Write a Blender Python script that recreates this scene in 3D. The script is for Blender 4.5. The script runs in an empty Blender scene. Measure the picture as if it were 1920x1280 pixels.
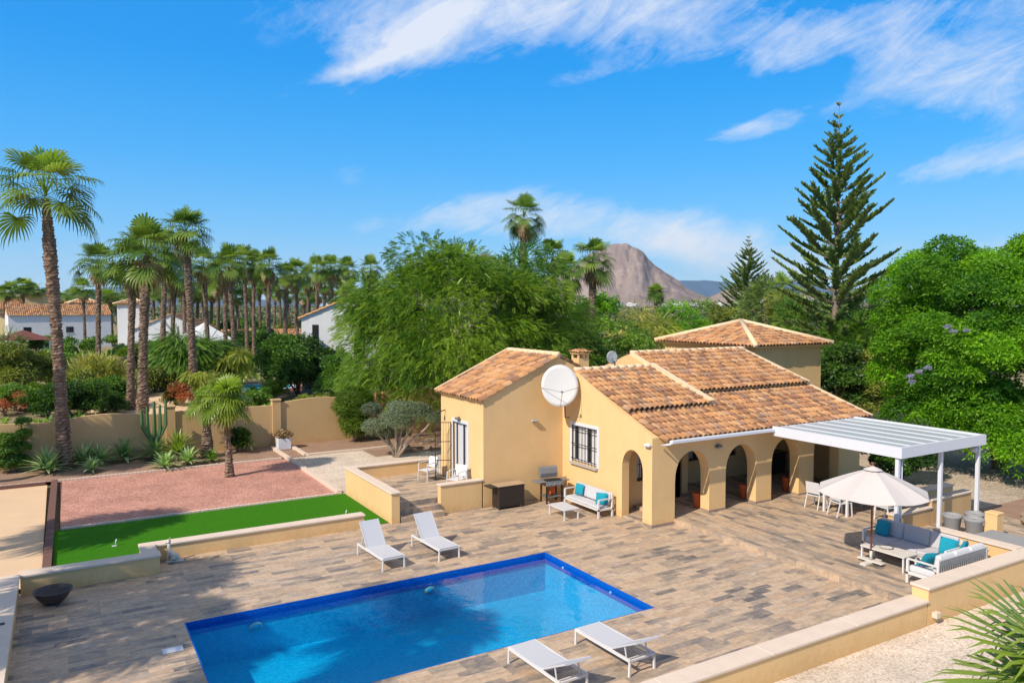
import bpy, math, random
import numpy as np
from mathutils import Vector, Matrix
from mathutils.geometry import tessellate_polygon
random.seed(7); R = np.random.RandomState(11)
SC = bpy.context.scene; COL = SC.collection
rad = math.radians; PI = math.pi
# ------------------------------------------------------------------ camera geometry (survey of the site)
F = 1430.; PIT = rad(2.68); YAW = rad(30.7); CH = 7.0
def W(x, y, z=0.):                                  # ground point at height z seen towards bearing x, y
    r = (x-960)/F; u = (640-y)/F
    f = math.cos(PIT)+u*math.sin(PIT); dz = -math.sin(PIT)+u*math.cos(PIT)
    t = (z-CH)/dz
    return ((f*math.sin(YAW)+r*math.cos(YAW))*t, (f*math.cos(YAW)-r*math.sin(YAW))*t)
def D(px, d, z=0.):                                 # point at forward distance d on bearing px
    r = (px-960)/F*(d+.047*(CH-z))
    return (d*math.sin(YAW)+r*math.cos(YAW), d*math.cos(YAW)-r*math.sin(YAW))
def ZA(py, d): return CH-(py-573)/F*d
# ------------------------------------------------------------------ materials
MATS = {}
def newmat(n):
    m = bpy.data.materials.new(n); m.use_nodes = True; nt = m.node_tree; nt.nodes.clear()
    out = nt.nodes.new('ShaderNodeOutputMaterial'); b = nt.nodes.new('ShaderNodeBsdfPrincipled')
    nt.links.new(b.outputs[0], out.inputs[0]); MATS[n] = m
    return m, nt, b, out
def N(nt, t, **k):
    n = nt.nodes.new(t)
    for a, v in k.items(): setattr(n, a, v)
    return n
def ramp(nt, fac, stops, interp='LINEAR'):
    r = N(nt, 'ShaderNodeValToRGB'); cr = r.color_ramp; cr.interpolation = interp
    while len(cr.elements) > 1: cr.elements.remove(cr.elements[-1])
    cr.elements[0].position = stops[0][0]; cr.elements[0].color = (*stops[0][1], 1)
    for p, c in stops[1:]:
        e = cr.elements.new(p); e.color = (*c, 1)
    nt.links.new(fac, r.inputs[0]); return r.outputs[0]
def noise(nt, scale, det=4, rough=.55, vec=None, dist=0):
    n = N(nt, 'ShaderNodeTexNoise'); n.inputs['Scale'].default_value = scale; n.inputs['Detail'].default_value = det
    n.inputs['Roughness'].default_value = rough; n.inputs['Distortion'].default_value = dist
    if vec: nt.links.new(vec, n.inputs['Vector'])
    return n
def objco(nt, scale=(1, 1, 1), rot=(0, 0, 0)):
    c = N(nt, 'ShaderNodeTexCoord'); m = N(nt, 'ShaderNodeMapping')
    m.inputs['Scale'].default_value = scale; m.inputs['Rotation'].default_value = rot
    nt.links.new(c.outputs['Object'], m.inputs[0]); return m.outputs[0]
def mixc(nt, fac, a, b, mode='MIX'):
    m = N(nt, 'ShaderNodeMix', data_type='RGBA', blend_type=mode)
    for i, v in ((0, fac), (6, a), (7, b)):
        if hasattr(v, 'links'): nt.links.new(v, m.inputs[i])
        else: m.inputs[i].default_value = v if i == 0 else (*v, 1)
    return m.outputs[2]
def bump(nt, b, h, strength=.3, dist=.01):
    n = N(nt, 'ShaderNodeBump'); n.inputs['Strength'].default_value = strength; n.inputs['Distance'].default_value = dist
    nt.links.new(h, n.inputs['Height']); nt.links.new(n.outputs[0], b.inputs['Normal'])
def plain(n, c, rough=.6, var=.12, sc=6, bs=.0, metal=0, bsc=60, spec=.5):
    m, nt, b, o = newmat(n); v = objco(nt)
    a = noise(nt, sc, 5, .6, v); col = mixc(nt, a.outputs[0], tuple(x*(1-var) for x in c), tuple(min(1, x*(1+var)) for x in c))
    nt.links.new(col, b.inputs['Base Color']); b.inputs['Roughness'].default_value = rough; b.inputs['Metallic'].default_value = metal
    b.inputs['Specular IOR Level'].default_value = spec
    if bs: bump(nt, b, noise(nt, bsc, 3, .6, v).outputs[0], bs, .02)
    return m
def gravel(n, cols, sc=18, big=.6, bs=.6):
    m, nt, b, o = newmat(n); v = objco(nt)
    vo = N(nt, 'ShaderNodeTexVoronoi'); vo.inputs['Scale'].default_value = sc; nt.links.new(v, vo.inputs['Vector'])
    s = N(nt, 'ShaderNodeSeparateColor'); nt.links.new(vo.outputs['Color'], s.inputs[0])
    col = ramp(nt, s.outputs[0], [(i/(len(cols)-1), c) for i, c in enumerate(cols)])
    nz = noise(nt, big, 6, .6, v); k = ramp(nt, nz.outputs[0], [(.3, (.78, .76, .74)), (.62, (1.06, 1.05, 1.04))])
    nt.links.new(mixc(nt, 1., col, k, 'MULTIPLY'), b.inputs['Base Color']); b.inputs['Roughness'].default_value = .95
    b.inputs['Specular IOR Level'].default_value = .2
    bump(nt, b, vo.outputs['Distance'], bs, .03); return m
def stucco(n, c):
    m, nt, b, o = newmat(n); v = objco(nt)
    a = noise(nt, .5, 6, .65, v); a2 = noise(nt, 2.2, 5, .7, objco(nt, (1, 1, .6)))
    col = mixc(nt, a.outputs[0], tuple(x*.90 for x in c), tuple(x*1.08 for x in c))
    k = ramp(nt, a2.outputs[0], [(.3, (.95, .94, .92)), (.6, (1, 1, 1))])
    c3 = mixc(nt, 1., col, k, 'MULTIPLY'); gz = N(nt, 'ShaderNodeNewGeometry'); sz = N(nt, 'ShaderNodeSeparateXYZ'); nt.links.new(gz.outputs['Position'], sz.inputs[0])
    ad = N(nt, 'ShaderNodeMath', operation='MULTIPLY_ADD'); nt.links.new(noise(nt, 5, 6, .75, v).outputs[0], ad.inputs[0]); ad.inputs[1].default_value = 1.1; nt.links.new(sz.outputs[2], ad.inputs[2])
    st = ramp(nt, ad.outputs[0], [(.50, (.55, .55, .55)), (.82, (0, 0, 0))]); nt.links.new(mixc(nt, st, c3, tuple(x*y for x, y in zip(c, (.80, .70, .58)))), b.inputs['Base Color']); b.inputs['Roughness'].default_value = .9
    b.inputs['Specular IOR Level'].default_value = .2
    bump(nt, b, noise(nt, 45, 4, .7, v).outputs[0], .35, .02); return m
def planks(n, along='x', bw=.66, rh=.20):
    m, nt, b, o = newmat(n); rz = 0 if along == 'x' else PI/2
    v = objco(nt, rot=(0, 0, rz))
    br = N(nt, 'ShaderNodeTexBrick'); nt.links.new(v, br.inputs['Vector']); br.offset = .37; br.offset_frequency = 3
    for k, val in (('Color1', (0, 0, 0, 1)), ('Color2', (1, 1, 1, 1)), ('Mortar', (.5, .5, .5, 1)), ('Scale', 1), ('Mortar Size', .0035), ('Brick Width', bw), ('Row Height', rh), ('Mortar Smooth', .2), ('Bias', 0)):
        br.inputs[k].default_value = val
    st = noise(nt, 1.3, 8, .68, objco(nt, (1.5, 4.2, 1) if along == 'x' else (4.2, 1.5, 1)), .9)
    big = noise(nt, .45, 3, .5, v)
    sep = N(nt, 'ShaderNodeSeparateColor'); nt.links.new(br.outputs['Color'], sep.inputs[0])
    def mth(op, a, c):
        q = N(nt, 'ShaderNodeMath', operation=op)
        for i, w in enumerate((a, c)):
            if hasattr(w, 'links'): nt.links.new(w, q.inputs[i])
            else: q.inputs[i].default_value = w
        return q.outputs[0]
    f = mth('ADD', mth('MULTIPLY', sep.outputs[0], .72), mth('MULTIPLY', mth('SUBTRACT', st.outputs[0], .5), 1.15))
    f = mth('ADD', mth('ADD', f, mth('MULTIPLY', mth('SUBTRACT', big.outputs[0], .5), .7)), .12)
    col = ramp(nt, f, [(0, (.14, .125, .118)), (.12, (.22, .19, .168)), (.25, (.33, .262, .208)), (.42, (.46, .35, .25)), (.58, (.56, .42, .30)), (.72, (.47, .325, .21)), (.86, (.37, .30, .25)), (1, (.57, .45, .34))])
    sm = noise(nt, 9, 6, .7, v); col = mixc(nt, 1., col, ramp(nt, sm.outputs[0], [(.3, (.80, .79, .78)), (.6, (1.08, 1.06, 1.04))]), 'MULTIPLY'); col = mixc(nt, mth('MULTIPLY', br.outputs['Fac'], .6), col, (.22, .17, .13))
    nt.links.new(col, b.inputs['Base Color']); b.inputs['Roughness'].default_value = .55; b.inputs['Specular IOR Level'].default_value = .35
    bump(nt, b, br.outputs['Fac'], -.3, .004); return m
def leafmat(n, ca, cb, tr=.35, rough=.45):
    m, nt, b, out = newmat(n)
    at = N(nt, 'ShaderNodeAttribute', attribute_name='rnd')
    col = ramp(nt, at.outputs['Fac'], [(0, ca), (.7, cb), (1, tuple(min(1, x*1.5) for x in cb))])
    nt.links.new(col, b.inputs['Base Color']); b.inputs['Roughness'].default_value = rough; b.inputs['Specular IOR Level'].default_value = .35
    t = N(nt, 'ShaderNodeBsdfTranslucent'); nt.links.new(mixc(nt, 1., col, (1.5, 1.6, .6), 'MULTIPLY'), t.inputs[0])
    mx = N(nt, 'ShaderNodeMixShader'); mx.inputs[0].default_value = tr
    nt.links.new(b.outputs[0], mx.inputs[1]); nt.links.new(t.outputs[0], mx.inputs[2]); nt.links.new(mx.outputs[0], out.inputs[0]); return m
def attrmat(n, stops, rough=.8, sc=2., bs=.3):
    m, nt, b, o = newmat(n); v = objco(nt)
    at = N(nt, 'ShaderNodeAttribute', attribute_name='rnd'); col = ramp(nt, at.outputs['Fac'], stops)
    k = ramp(nt, noise(nt, sc, 6, .7, v).outputs[0], [(.3, (.68, .64, .6)), (.55, (1, 1, 1)), (.75, (1.12, 1.1, 1.05))])
    nt.links.new(mixc(nt, 1., col, k, 'MULTIPLY'), b.inputs['Base Color']); b.inputs['Roughness'].default_value = rough
    b.inputs['Specular IOR Level'].default_value = .25
    bump(nt, b, noise(nt, 30, 3, .6, v).outputs[0], bs, .02); return m
stucco('stucco', (.79, .525, .255)); stucco('wall_stucco', (.60, .40, .20)); stucco('white_stucco', (.70, .70, .72)); stucco('cream_stucco', (.72, .58, .32))
plain('cap', (.70, .56, .45), .7, .12, 3, .2); plain('mortar', (.78, .57, .36), .9, .16, 3, .4); plain('white_paint', (.66, .67, .72), .4, .03)
plain('white_metal', (.68, .66, .65), .4, .03); plain('sling', (.52, .52, .55), .8, .05, 40, .2, bsc=300); plain('cushion', (.50, .47, .49), .9, .06, 8, .2)
plain('white_cushion', (.60, .59, .60), .9, .04, 8, .2); plain('teal', (.0, .26, .36), .85, .15, 10, .3); plain('dark_metal', (.02, .02, .022), .45, .3, 8)
plain('brown_plastic', (.028, .02, .017), .5, .2, 8, .2); plain('tan_top', (.42, .30, .19), .5, .15, 3); plain('grey_metal', (.24, .25, .27), .5, .1, 6, metal=.4)
plain('umbrella_cloth', (.58, .52, .49), .9, .03, 5, .1, bsc=200); plain('wood', (.24, .07, .025), .5, .25, 6); plain('stone_grey', (.42, .38, .34), .8, .15, 6, .3)
plain('dish_white', (.64, .62, .60), .5, .03, 5); plain('terracotta', (.60, .12, .03), .75, .2, 6, .2); plain('pale_stone', (.62, .58, .52), .8, .12, 8, .5)
plain('soil', (.30, .185, .125), .95, .3, 2, .8, bsc=12); plain('sand', (.68, .47, .29), .95, .10, .9, .4, bsc=40); plain('sleeper', (.16, .075, .055), .85, .25, 8, .4)
plain('edging', (.66, .52, .42), .85, .15, 9, .4); plain('dark_glass', (.015, .018, .022), .08, .2, 3); plain('curtain', (.55, .55, .56), .8, .1, 10)
plain('grill_grey', (.13, .14, .15), .4, .2, 7); plain('wicker', (.30, .30, .31), .8, .25, 30, .5); plain('gutter', (.66, .68, .72), .35, .05)
plain('slab_grey', (.30, .29, .28), .7, .15, 3, .2); plain('black_pot', (.012, .012, .014), .5, .3, 6); plain('bowl_brown', (.07, .05, .045), .6, .3, 8, .2)
plain('panel', (.42, .46, .48), .3, .06, 2); plain('tile_brown', (.30, .22, .17), .7, .2, 5); plain('red_tile', (.15, .045, .035), .8, .2, 8, .3); plain('bark', (.22, .165, .12), .9, .3, 9, .8, bsc=20)
plain('pale_bark', (.34, .27, .21), .9, .3, 8, .8, bsc=20); plain('rock', (.30, .23, .17), .95, .3, .8, .8, bsc=4); plain('flower_purple', (.30, .26, .55), .8, .2, 6)
plain('cactus_green', (.07, .15, .05), .6, .25, 9, .2); plain('red_furniture', (.5, .06, .03), .6, .2, 5); plain('stained_wood', (.10, .06, .045), .8, .3, 6, .3)
gravel('red_gravel', [(.38, .17, .13), (.50, .25, .19), (.60, .33, .26), (.46, .22, .17)], 16, .8)
gravel('white_gravel', [(.46, .36, .27), (.66, .55, .45), (.74, .65, .55), (.60, .48, .38)], 26, .7, .35)
gravel('brown_gravel', [(.34, .25, .19), (.50, .40, .32), (.60, .50, .40), (.40, .31, .25)], 16, .4)
gravel('earth', [(.20, .16, .09), (.30, .24, .14), (.24, .22, .10), (.34, .26, .17)], 2.5, .05)
planks('deck_planks', 'x'); planks('terrace_planks', 'y')
leafmat('leaf_frond', (.05, .15, .016), (.26, .38, .04)); leafmat('leaf_bright', (.04, .15, .008), (.20, .42, .012), .4, .6); leafmat('leaf_dark', (.02, .06, .012), (.08, .17, .02), .3)
leafmat('leaf_olive', (.10, .14, .03), (.28, .31, .06)); leafmat('leaf_yellow', (.22, .24, .05), (.45, .42, .12)); leafmat('leaf_silver', (.11, .15, .09), (.24, .29, .17), .2)
leafmat('leaf_palm', (.06, .13, .02), (.20, .29, .05), .3, .4); leafmat('leaf_palm_young', (.12, .20, .02), (.26, .35, .05), .35, .35); leafmat('leaf_dry', (.24, .15, .075), (.40, .28, .15), .2)
leafmat('leaf_agave', (.14, .26, .10), (.42, .55, .26), .25); leafmat('leaf_pine', (.07, .13, .035), (.22, .30, .08), .25); leafmat('leaf_hedge', (.07, .14, .01), (.16, .25, .02))
leafmat('leaf_red', (.16, .10, .03), (.50, .13, .06)); leafmat('leaf_mid', (.05, .14, .02), (.19, .32, .04)); leafmat('leaf_magenta', (.25, .02, .12), (.4, .05, .2))
leafmat('leaf_willow', (.16, .22, .02), (.40, .42, .06)); leafmat('leaf_lilac', (.28, .26, .5), (.42, .38, .65)); leafmat('leaf_far', (.04, .075, .03), (.11, .16, .06), .2)
attrmat('roof_tile', [(0, (.24, .125, .075)), (.2, (.38, .19, .105)), (.42, (.49, .25, .12)), (.62, (.58, .295, .125)), (.82, (.58, .34, .18)), (.93, (.38, .23, .15)), (1, (.25, .165, .12))])
attrmat('palm_bark', [(0, (.10, .065, .045)), (.45, (.24, .165, .12)), (1, (.46, .36, .28))], .9, 5.)
m, nt, b, o = newmat('haze'); nt.nodes.remove(b); pv = N(nt, 'ShaderNodeVolumePrincipled'); pv.inputs['Color'].default_value = (.93, .95, 1, 1); pv.inputs['Density'].default_value = .00004; pv.inputs['Anisotropy'].default_value = .2; nt.links.new(pv.outputs[0], o.inputs['Volume'])
m, nt, b, o = newmat('lawn'); v = objco(nt)
nt.links.new(ramp(nt, noise(nt, 25, 4, .7, v).outputs[0], [(.3, (.028, .13, .003)), (.7, (.055, .23, .005))]), b.inputs['Base Color'])
b.inputs['Roughness'].default_value = .9; b.inputs['Specular IOR Level'].default_value = .1; bump(nt, b, noise(nt, 120, 3, .8, v).outputs[0], .8, .02)
m, nt, b, o = newmat('mosaic'); v = objco(nt)
vo = N(nt, 'ShaderNodeTexVoronoi'); vo.inputs['Scale'].default_value = 22; nt.links.new(v, vo.inputs['Vector']); sc_ = N(nt, 'ShaderNodeSeparateColor'); nt.links.new(vo.outputs['Color'], sc_.inputs[0])
nt.links.new(ramp(nt, sc_.outputs[0], [(0, (.0, .33, .58)), (.5, (.004, .39, .64)), (1, (.012, .46, .69))]), b.inputs['Base Color']); b.inputs['Roughness'].default_value = .25
m, nt, b, o = newmat('band'); nt.links.new(ramp(nt, noise(nt, 30, 2, .5, objco(nt)).outputs[0], [(.3, (.0, .06, .38)), (.7, (.005, .12, .52))]), b.inputs['Base Color']); b.inputs['Roughness'].default_value = .2
m, nt, b, o = newmat('water'); nt.nodes.remove(b); v = objco(nt)
tb = N(nt, 'ShaderNodeBsdfTransparent'); tb.inputs[0].default_value = (.62, .90, .98, 1)
gl = N(nt, 'ShaderNodeBsdfGlossy'); gl.inputs['Roughness'].default_value = .015
fr = N(nt, 'ShaderNodeFresnel'); ge = N(nt, 'ShaderNodeNewGeometry'); io = N(nt, 'ShaderNodeMath', operation='MULTIPLY_ADD'); nt.links.new(ge.outputs['Backfacing'], io.inputs[0]); io.inputs[1].default_value = -.578; io.inputs[2].default_value = 1.33; nt.links.new(io.outputs[0], fr.inputs[0])
bp = N(nt, 'ShaderNodeBump'); bp.inputs['Strength'].default_value = .16; bp.inputs['Distance'].default_value = .04
nt.links.new(noise(nt, 3.2, 3, .5, v).outputs[0], bp.inputs['Height']); nt.links.new(bp.outputs[0], gl.inputs['Normal']); nt.links.new(bp.outputs[0], fr.inputs['Normal'])
mx = N(nt, 'ShaderNodeMixShader'); nt.links.new(fr.outputs[0], mx.inputs[0]); nt.links.new(tb.outputs[0], mx.inputs[1]); nt.links.new(gl.outputs[0], mx.inputs[2]); nt.links.new(mx.outputs[0], o.inputs[0])
m, nt, b, o = newmat('mountain'); v = objco(nt, (1, 1, .5))
a = noise(nt, .004, 9, .68, v, .5); nt.links.new(ramp(nt, a.outputs[0], [(.3, (.17, .13, .12)), (.48, (.30, .235, .215)), (.6, (.40, .31, .27)), (.75, (.22, .20, .16))]), b.inputs['Base Color'])
b.inputs['Roughness'].default_value = 1; b.inputs['Specular IOR Level'].default_value = 0; bump(nt, b, noise(nt, .012, 8, .7, v).outputs[0], 1, 30)
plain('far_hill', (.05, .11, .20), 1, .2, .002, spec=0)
# ------------------------------------------------------------------ mesh helpers
def link(o): COL.objects.link(o); return o
def tag(o, label=None, cat=None, group=None, kind=None):
    if label: o['label'] = label
    if cat: o['category'] = cat
    if group: o['group'] = group
    if kind: o['kind'] = kind
    return o
def thing(name, label, cat, loc=(0, 0, 0), rz=0, group=None):
    o = link(bpy.data.objects.new(name, None)); o.location = loc; o.rotation_euler = (0, 0, rz); o.empty_display_size = .2
    return tag(o, label, cat, group)
class MB:
    def __init__(s): s.v = []; s.f = []; s.sm = []; s.a = []
    def add(s, vs, fs, smooth=False, at=.5):
        n = len(s.v); s.v += [tuple(q) for q in vs]; s.f += [tuple(i+n for i in f) for f in fs]; s.sm += [smooth]*len(fs); s.a += [at]*len(vs); return s
    def box(s, x0, x1, y0, y1, z0, z1, M=None, bev=0, at=.5):
        if bev:
            vs = []; fs = []
            b = min(bev, (x1-x0)/2.1, (y1-y0)/2.1, (z1-z0)/2.1)
            def ring(d, z): return [(x0+d+b, y0+d, z), (x1-d-b, y0+d, z), (x1-d, y0+d+b, z), (x1-d, y1-d-b, z), (x1-d-b, y1-d, z), (x0+d+b, y1-d, z), (x0+d, y1-d-b, z), (x0+d, y0+d+b, z)]
            for d, z in ((b*.7, z0), (0, z0+b), (0, z1-b), (b*.7, z1)): vs += ring(d, z)
            for k in range(3):
                for i in range(8): j = (i+1) % 8; fs.append((k*8+i, k*8+j, k*8+8+j, k*8+8+i))
            fs += [tuple(range(7, -1, -1)), tuple(range(24, 32))]
        else:
            vs = [(x, y, z) for z in (z0, z1) for x, y in ((x0, y0), (x1, y0), (x1, y1), (x0, y1))]
            fs = [(3, 2, 1, 0), (4, 5, 6, 7), (0, 1, 5, 4), (1, 2, 6, 5), (2, 3, 7, 6), (3, 0, 4, 7)]
        if M is not None: vs = [M @ Vector(q) for q in vs]
        return s.add(vs, fs, False, at)
    def tube(s, pts, r, n=8, cap=True, smooth=True, at=.5):
        pts = [Vector(p) for p in pts]; rs = r if hasattr(r, '__len__') else [r]*len(pts); vs = []; fs = []
        up = Vector((0, 0, 1)); prev = None
        for i, p in enumerate(pts):
            d = (pts[min(i+1, len(pts)-1)]-pts[max(i-1, 0)])
            d = d.normalized() if d.length > 1e-9 else Vector((0, 0, 1))
            a = prev if prev is not None else (up if abs(d.z) < .95 else Vector((1, 0, 0)))
            x = (a-d*a.dot(d)).normalized(); y = d.cross(x); prev = x
            for k in range(n):
                t = 2*PI*k/n+PI/n; vs.append(p+(x*math.cos(t)+y*math.sin(t))*rs[i])
        for i in range(len(pts)-1):
            for k in range(n): j = (k+1) % n; fs.append((i*n+k, i*n+j, i*n+n+j, i*n+n+k))
        if cap: fs += [tuple(range(n-1, -1, -1)), tuple(range((len(pts)-1)*n, len(pts)*n))]
        return s.add(vs, fs, smooth and n > 4, at)
    def bar(s, a, b, w, h=None, at=.5):          # rectangular bar between two points, w wide, h high
        a = Vector(a); b = Vector(b); h = h or w; d = (b-a).normalized()
        u = Vector((0, 0, 1)) if abs(d.z) < .9 else Vector((0, 1, 0)); x = d.cross(u).normalized(); y = x.cross(d)
        vs = [p+x*i*w/2+y*j*h/2 for p in (a, b) for i, j in ((-1, -1), (1, -1), (1, 1), (-1, 1))]
        return s.add(vs, [(3, 2, 1, 0), (4, 5, 6, 7), (0, 1, 5, 4), (1, 2, 6, 5), (2, 3, 7, 6), (3, 0, 4, 7)], False, at)
    def lathe(s, prof, c=(0, 0, 0), n=20, sx=1, sy=1, smooth=True):
        vs = []; fs = []
        for r, z in prof:
            for k in range(n): t = 2*PI*k/n; vs.append((c[0]+r*sx*math.cos(t), c[1]+r*sy*math.sin(t), c[2]+z))
        for i in range(len(prof)-1):
            for k in range(n): j = (k+1) % n; fs.append((i*n+k, i*n+j, i*n+n+j, i*n+n+k))
        return s.add(vs, fs, smooth)
    def prism(s, loops, fn, t0, t1):              # 2D outline with holes, given thickness; fn(u, v, t) -> xyz
        L = [[Vector((u, v, 0)) for u, v in lp] for lp in loops]; tris = tessellate_polygon(L)
        flat = [p for lp in L for p in lp]; n = len(flat)
        vs = [fn(p.x, p.y, t0) for p in flat]+[fn(p.x, p.y, t1) for p in flat]
        fs = [tuple(t) for t in tris]+[tuple(i+n for i in t[::-1]) for t in tris]; o = 0
        for lp in L:
            k = len(lp)
            for i in range(k): j = (i+1) % k; fs.append((o+i, o+j, o+n+j, o+n+i))
            o += k
        return s.add(vs, fs)
    def build(s, name, mat, parent=None, recalc=True):
        me = bpy.data.meshes.new(name); me.from_pydata(s.v, [], s.f); me.materials.append(MATS[mat])
        me.polygons.foreach_set('use_smooth', s.sm)
        at = me.attributes.new('rnd', 'FLOAT', 'POINT'); at.data.foreach_set('value', s.a)
        if recalc:
            import bmesh
            bm = bmesh.new(); bm.from_mesh(me); bmesh.ops.recalc_face_normals(bm, faces=bm.faces); bm.to_mesh(me); bm.free()
        me.update(); o = link(bpy.data.objects.new(name, me))
        if parent: o.parent = parent
        return o
def npmesh(name, V, Fq, rnd, mat, parent=None, smooth=False):   # quads, numpy
    me = bpy.data.meshes.new(name); nv, nf = len(V), len(Fq); k = Fq.shape[1]
    me.vertices.add(nv); me.vertices.foreach_set('co', V.astype(np.float32).ravel())
    me.loops.add(nf*k); me.loops.foreach_set('vertex_index', Fq.astype(np.int32).ravel())
    me.polygons.add(nf); me.polygons.foreach_set('loop_start', np.arange(0, nf*k, k, dtype=np.int32)); me.polygons.foreach_set('loop_total', np.full(nf, k, dtype=np.int32))
    me.materials.append(MATS[mat]); at = me.attributes.new('rnd', 'FLOAT', 'POINT'); at.data.foreach_set('value', rnd.astype(np.float32))
    me.update(calc_edges=True)
    if smooth: me.polygons.foreach_set('use_smooth', np.ones(nf, dtype=bool))
    o = link(bpy.data.objects.new(name, me))
    if parent: o.parent = parent
    return o
def copy_thing(o, loc, rz=0, sc=None, label=None):
    def rec(a, par):
        c = a.copy(); link(c); c.parent = par
        for ch in a.children: rec(ch, c)
        return c
    c = rec(o, None); c.location = loc; c.rotation_euler = (0, 0, rz)
    if sc: c.scale = sc if hasattr(sc, '__len__') else (sc, sc, sc)
    if label: c['label'] = label
    return c
def rough_poly(x0, x1, y0, y1, z, step=.5, amp=.03):    # slightly uneven sheet
    nx = max(2, int((x1-x0)/step)); ny = max(2, int((y1-y0)/step)); m = MB(); vs = []; fs = []
    for j in range(ny+1):
        for i in range(nx+1):
            e = 0 if i in (0, nx) or j in (0, ny) else random.uniform(-amp, amp)
            vs.append((x0+(x1-x0)*i/nx, y0+(y1-y0)*j/ny, z+e))
    for j in range(ny):
        for i in range(nx): a = j*(nx+1)+i; fs.append((a, a+1, a+nx+2, a+nx+1))
    return m.add(vs, fs, True)
def structure(o): o['kind'] = 'structure'; return o
# ------------------------------------------------------------------ foliage
def T_frond(n=6, droop=.35, w=.30):
    v = []; f = []
    for i in range(n):
        t = (i+.4)/n; z = -droop*t*t; ww = w*(1-.55*abs(t-.4))
        for s in (-1, 1):
            q = .42/n; k = len(v); v += [(t-q*.3, 0, z), (t+q*1.5, s*ww*.5, z-.03), (t+q*1.5, s*ww, z-.16*ww/w), (t-q*.4, s*ww*.55, z-.05)]; f.append((k, k+1, k+2, k+3))
    k = len(v); v += [(.92, 0, -droop*.85), (1., .05, -droop), (1.12, 0, -droop*1.25), (1., -.05, -droop)]; f.append((k, k+1, k+2, k+3))
    return np.array(v), np.array(f)
def T_clump(k=6, l=.9, w=.3, seed=3):
    q = np.random.RandomState(seed); v = []; f = []
    for i in range(k):
        a = 2*PI*i/k+q.uniform(-.4, .4); e = q.uniform(-.3, 1.0); d = np.array([math.cos(a)*math.cos(e), math.sin(a)*math.cos(e), math.sin(e)])
        s = np.cross(d, q.normal(size=3)); s /= np.linalg.norm(s); L = l*q.uniform(.7, 1.1); b = d*.12; n = len(v)
        v += [b, d*L*.55+s*w*.5, d*L+np.array([0, 0, -.12]), d*L*.55-s*w*.5]; f.append((n, n+1, n+2, n+3))
    return np.array(v), np.array(f)
def T_strand(n=6):
    v = []; f = []
    for i in range(n):
        t = (i+.3)/n
        for s in (-1, 1):
            k = len(v); v += [(t, 0, 0), (t+.08, s*.06, .01), (t+.24, s*.08, -.01), (t+.12, s*.02, 0)]; f.append((k, k+1, k+2, k+3))
    return np.array(v), np.array(f)
def T_blade(w=.1, droop=.3):
    v = [(0, -w*.5, 0), (0, w*.5, 0), (.5, w*.6, .05), (.5, -w*.6, .05), (1, 0.005, -droop), (1, -.005, -droop)]
    return np.array(v), np.array([(0, 1, 2, 3), (3, 2, 4, 5)])
FR = T_frond(); FRF = T_frond(4, .3, .34); CL = T_clump(); CL2 = T_clump(9, .8, .2, 5); ST = T_strand(8); BL = T_blade(); BLS = T_blade(.06, .1)
def scatter(T, P, X, S, rg, up=None, rnd=None):       # replicate template T at P, long axis X, scale S
    tv, tf = T; n = len(P); X = X/np.maximum(1e-6, np.linalg.norm(X, axis=1, keepdims=True))
    U = (np.array([[0, 0, 1.]])+rg.normal(size=(n, 3))*.35) if up is None else up
    Y = np.cross(U, X); Y /= np.maximum(1e-6, np.linalg.norm(Y, axis=1, keepdims=True)); Z = np.cross(X, Y)
    V = P[:, None, :]+S[:, None, None]*(tv[None, :, 0:1]*X[:, None, :]+tv[None, :, 1:2]*Y[:, None, :]+tv[None, :, 2:3]*Z[:, None, :])
    Fq = tf[None]+(np.arange(n)*len(tv))[:, None, None]
    r = rg.uniform(0, 1, n) if rnd is None else rnd
    return V.reshape(-1, 3), Fq.reshape(-1, tf.shape[1]), np.repeat(np.clip(r, 0, 1), len(tv))
def merge(parts):
    V = []; Fq = []; A = []; o = 0
    for v, f, a in parts: V.append(v); Fq.append(f+o); A.append(a); o += len(v)
    return np.concatenate(V), np.concatenate(Fq), np.concatenate(A)
def lobes_shell(c, r, nl, lr, rg, zmin=-.35, jit=.12):       # lobe centres over an ellipsoid crown
    out = []
    for i in range(nl):
        for _ in range(30):
            d = rg.normal(size=3); d /= np.linalg.norm(d)
            if d[2] > zmin: break
        q = np.array(c)+np.array(r)*d*rg.uniform(.72-jit, .80+jit); out.append((q, lr*rg.uniform(.7, 1.25)))
    return out
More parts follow.
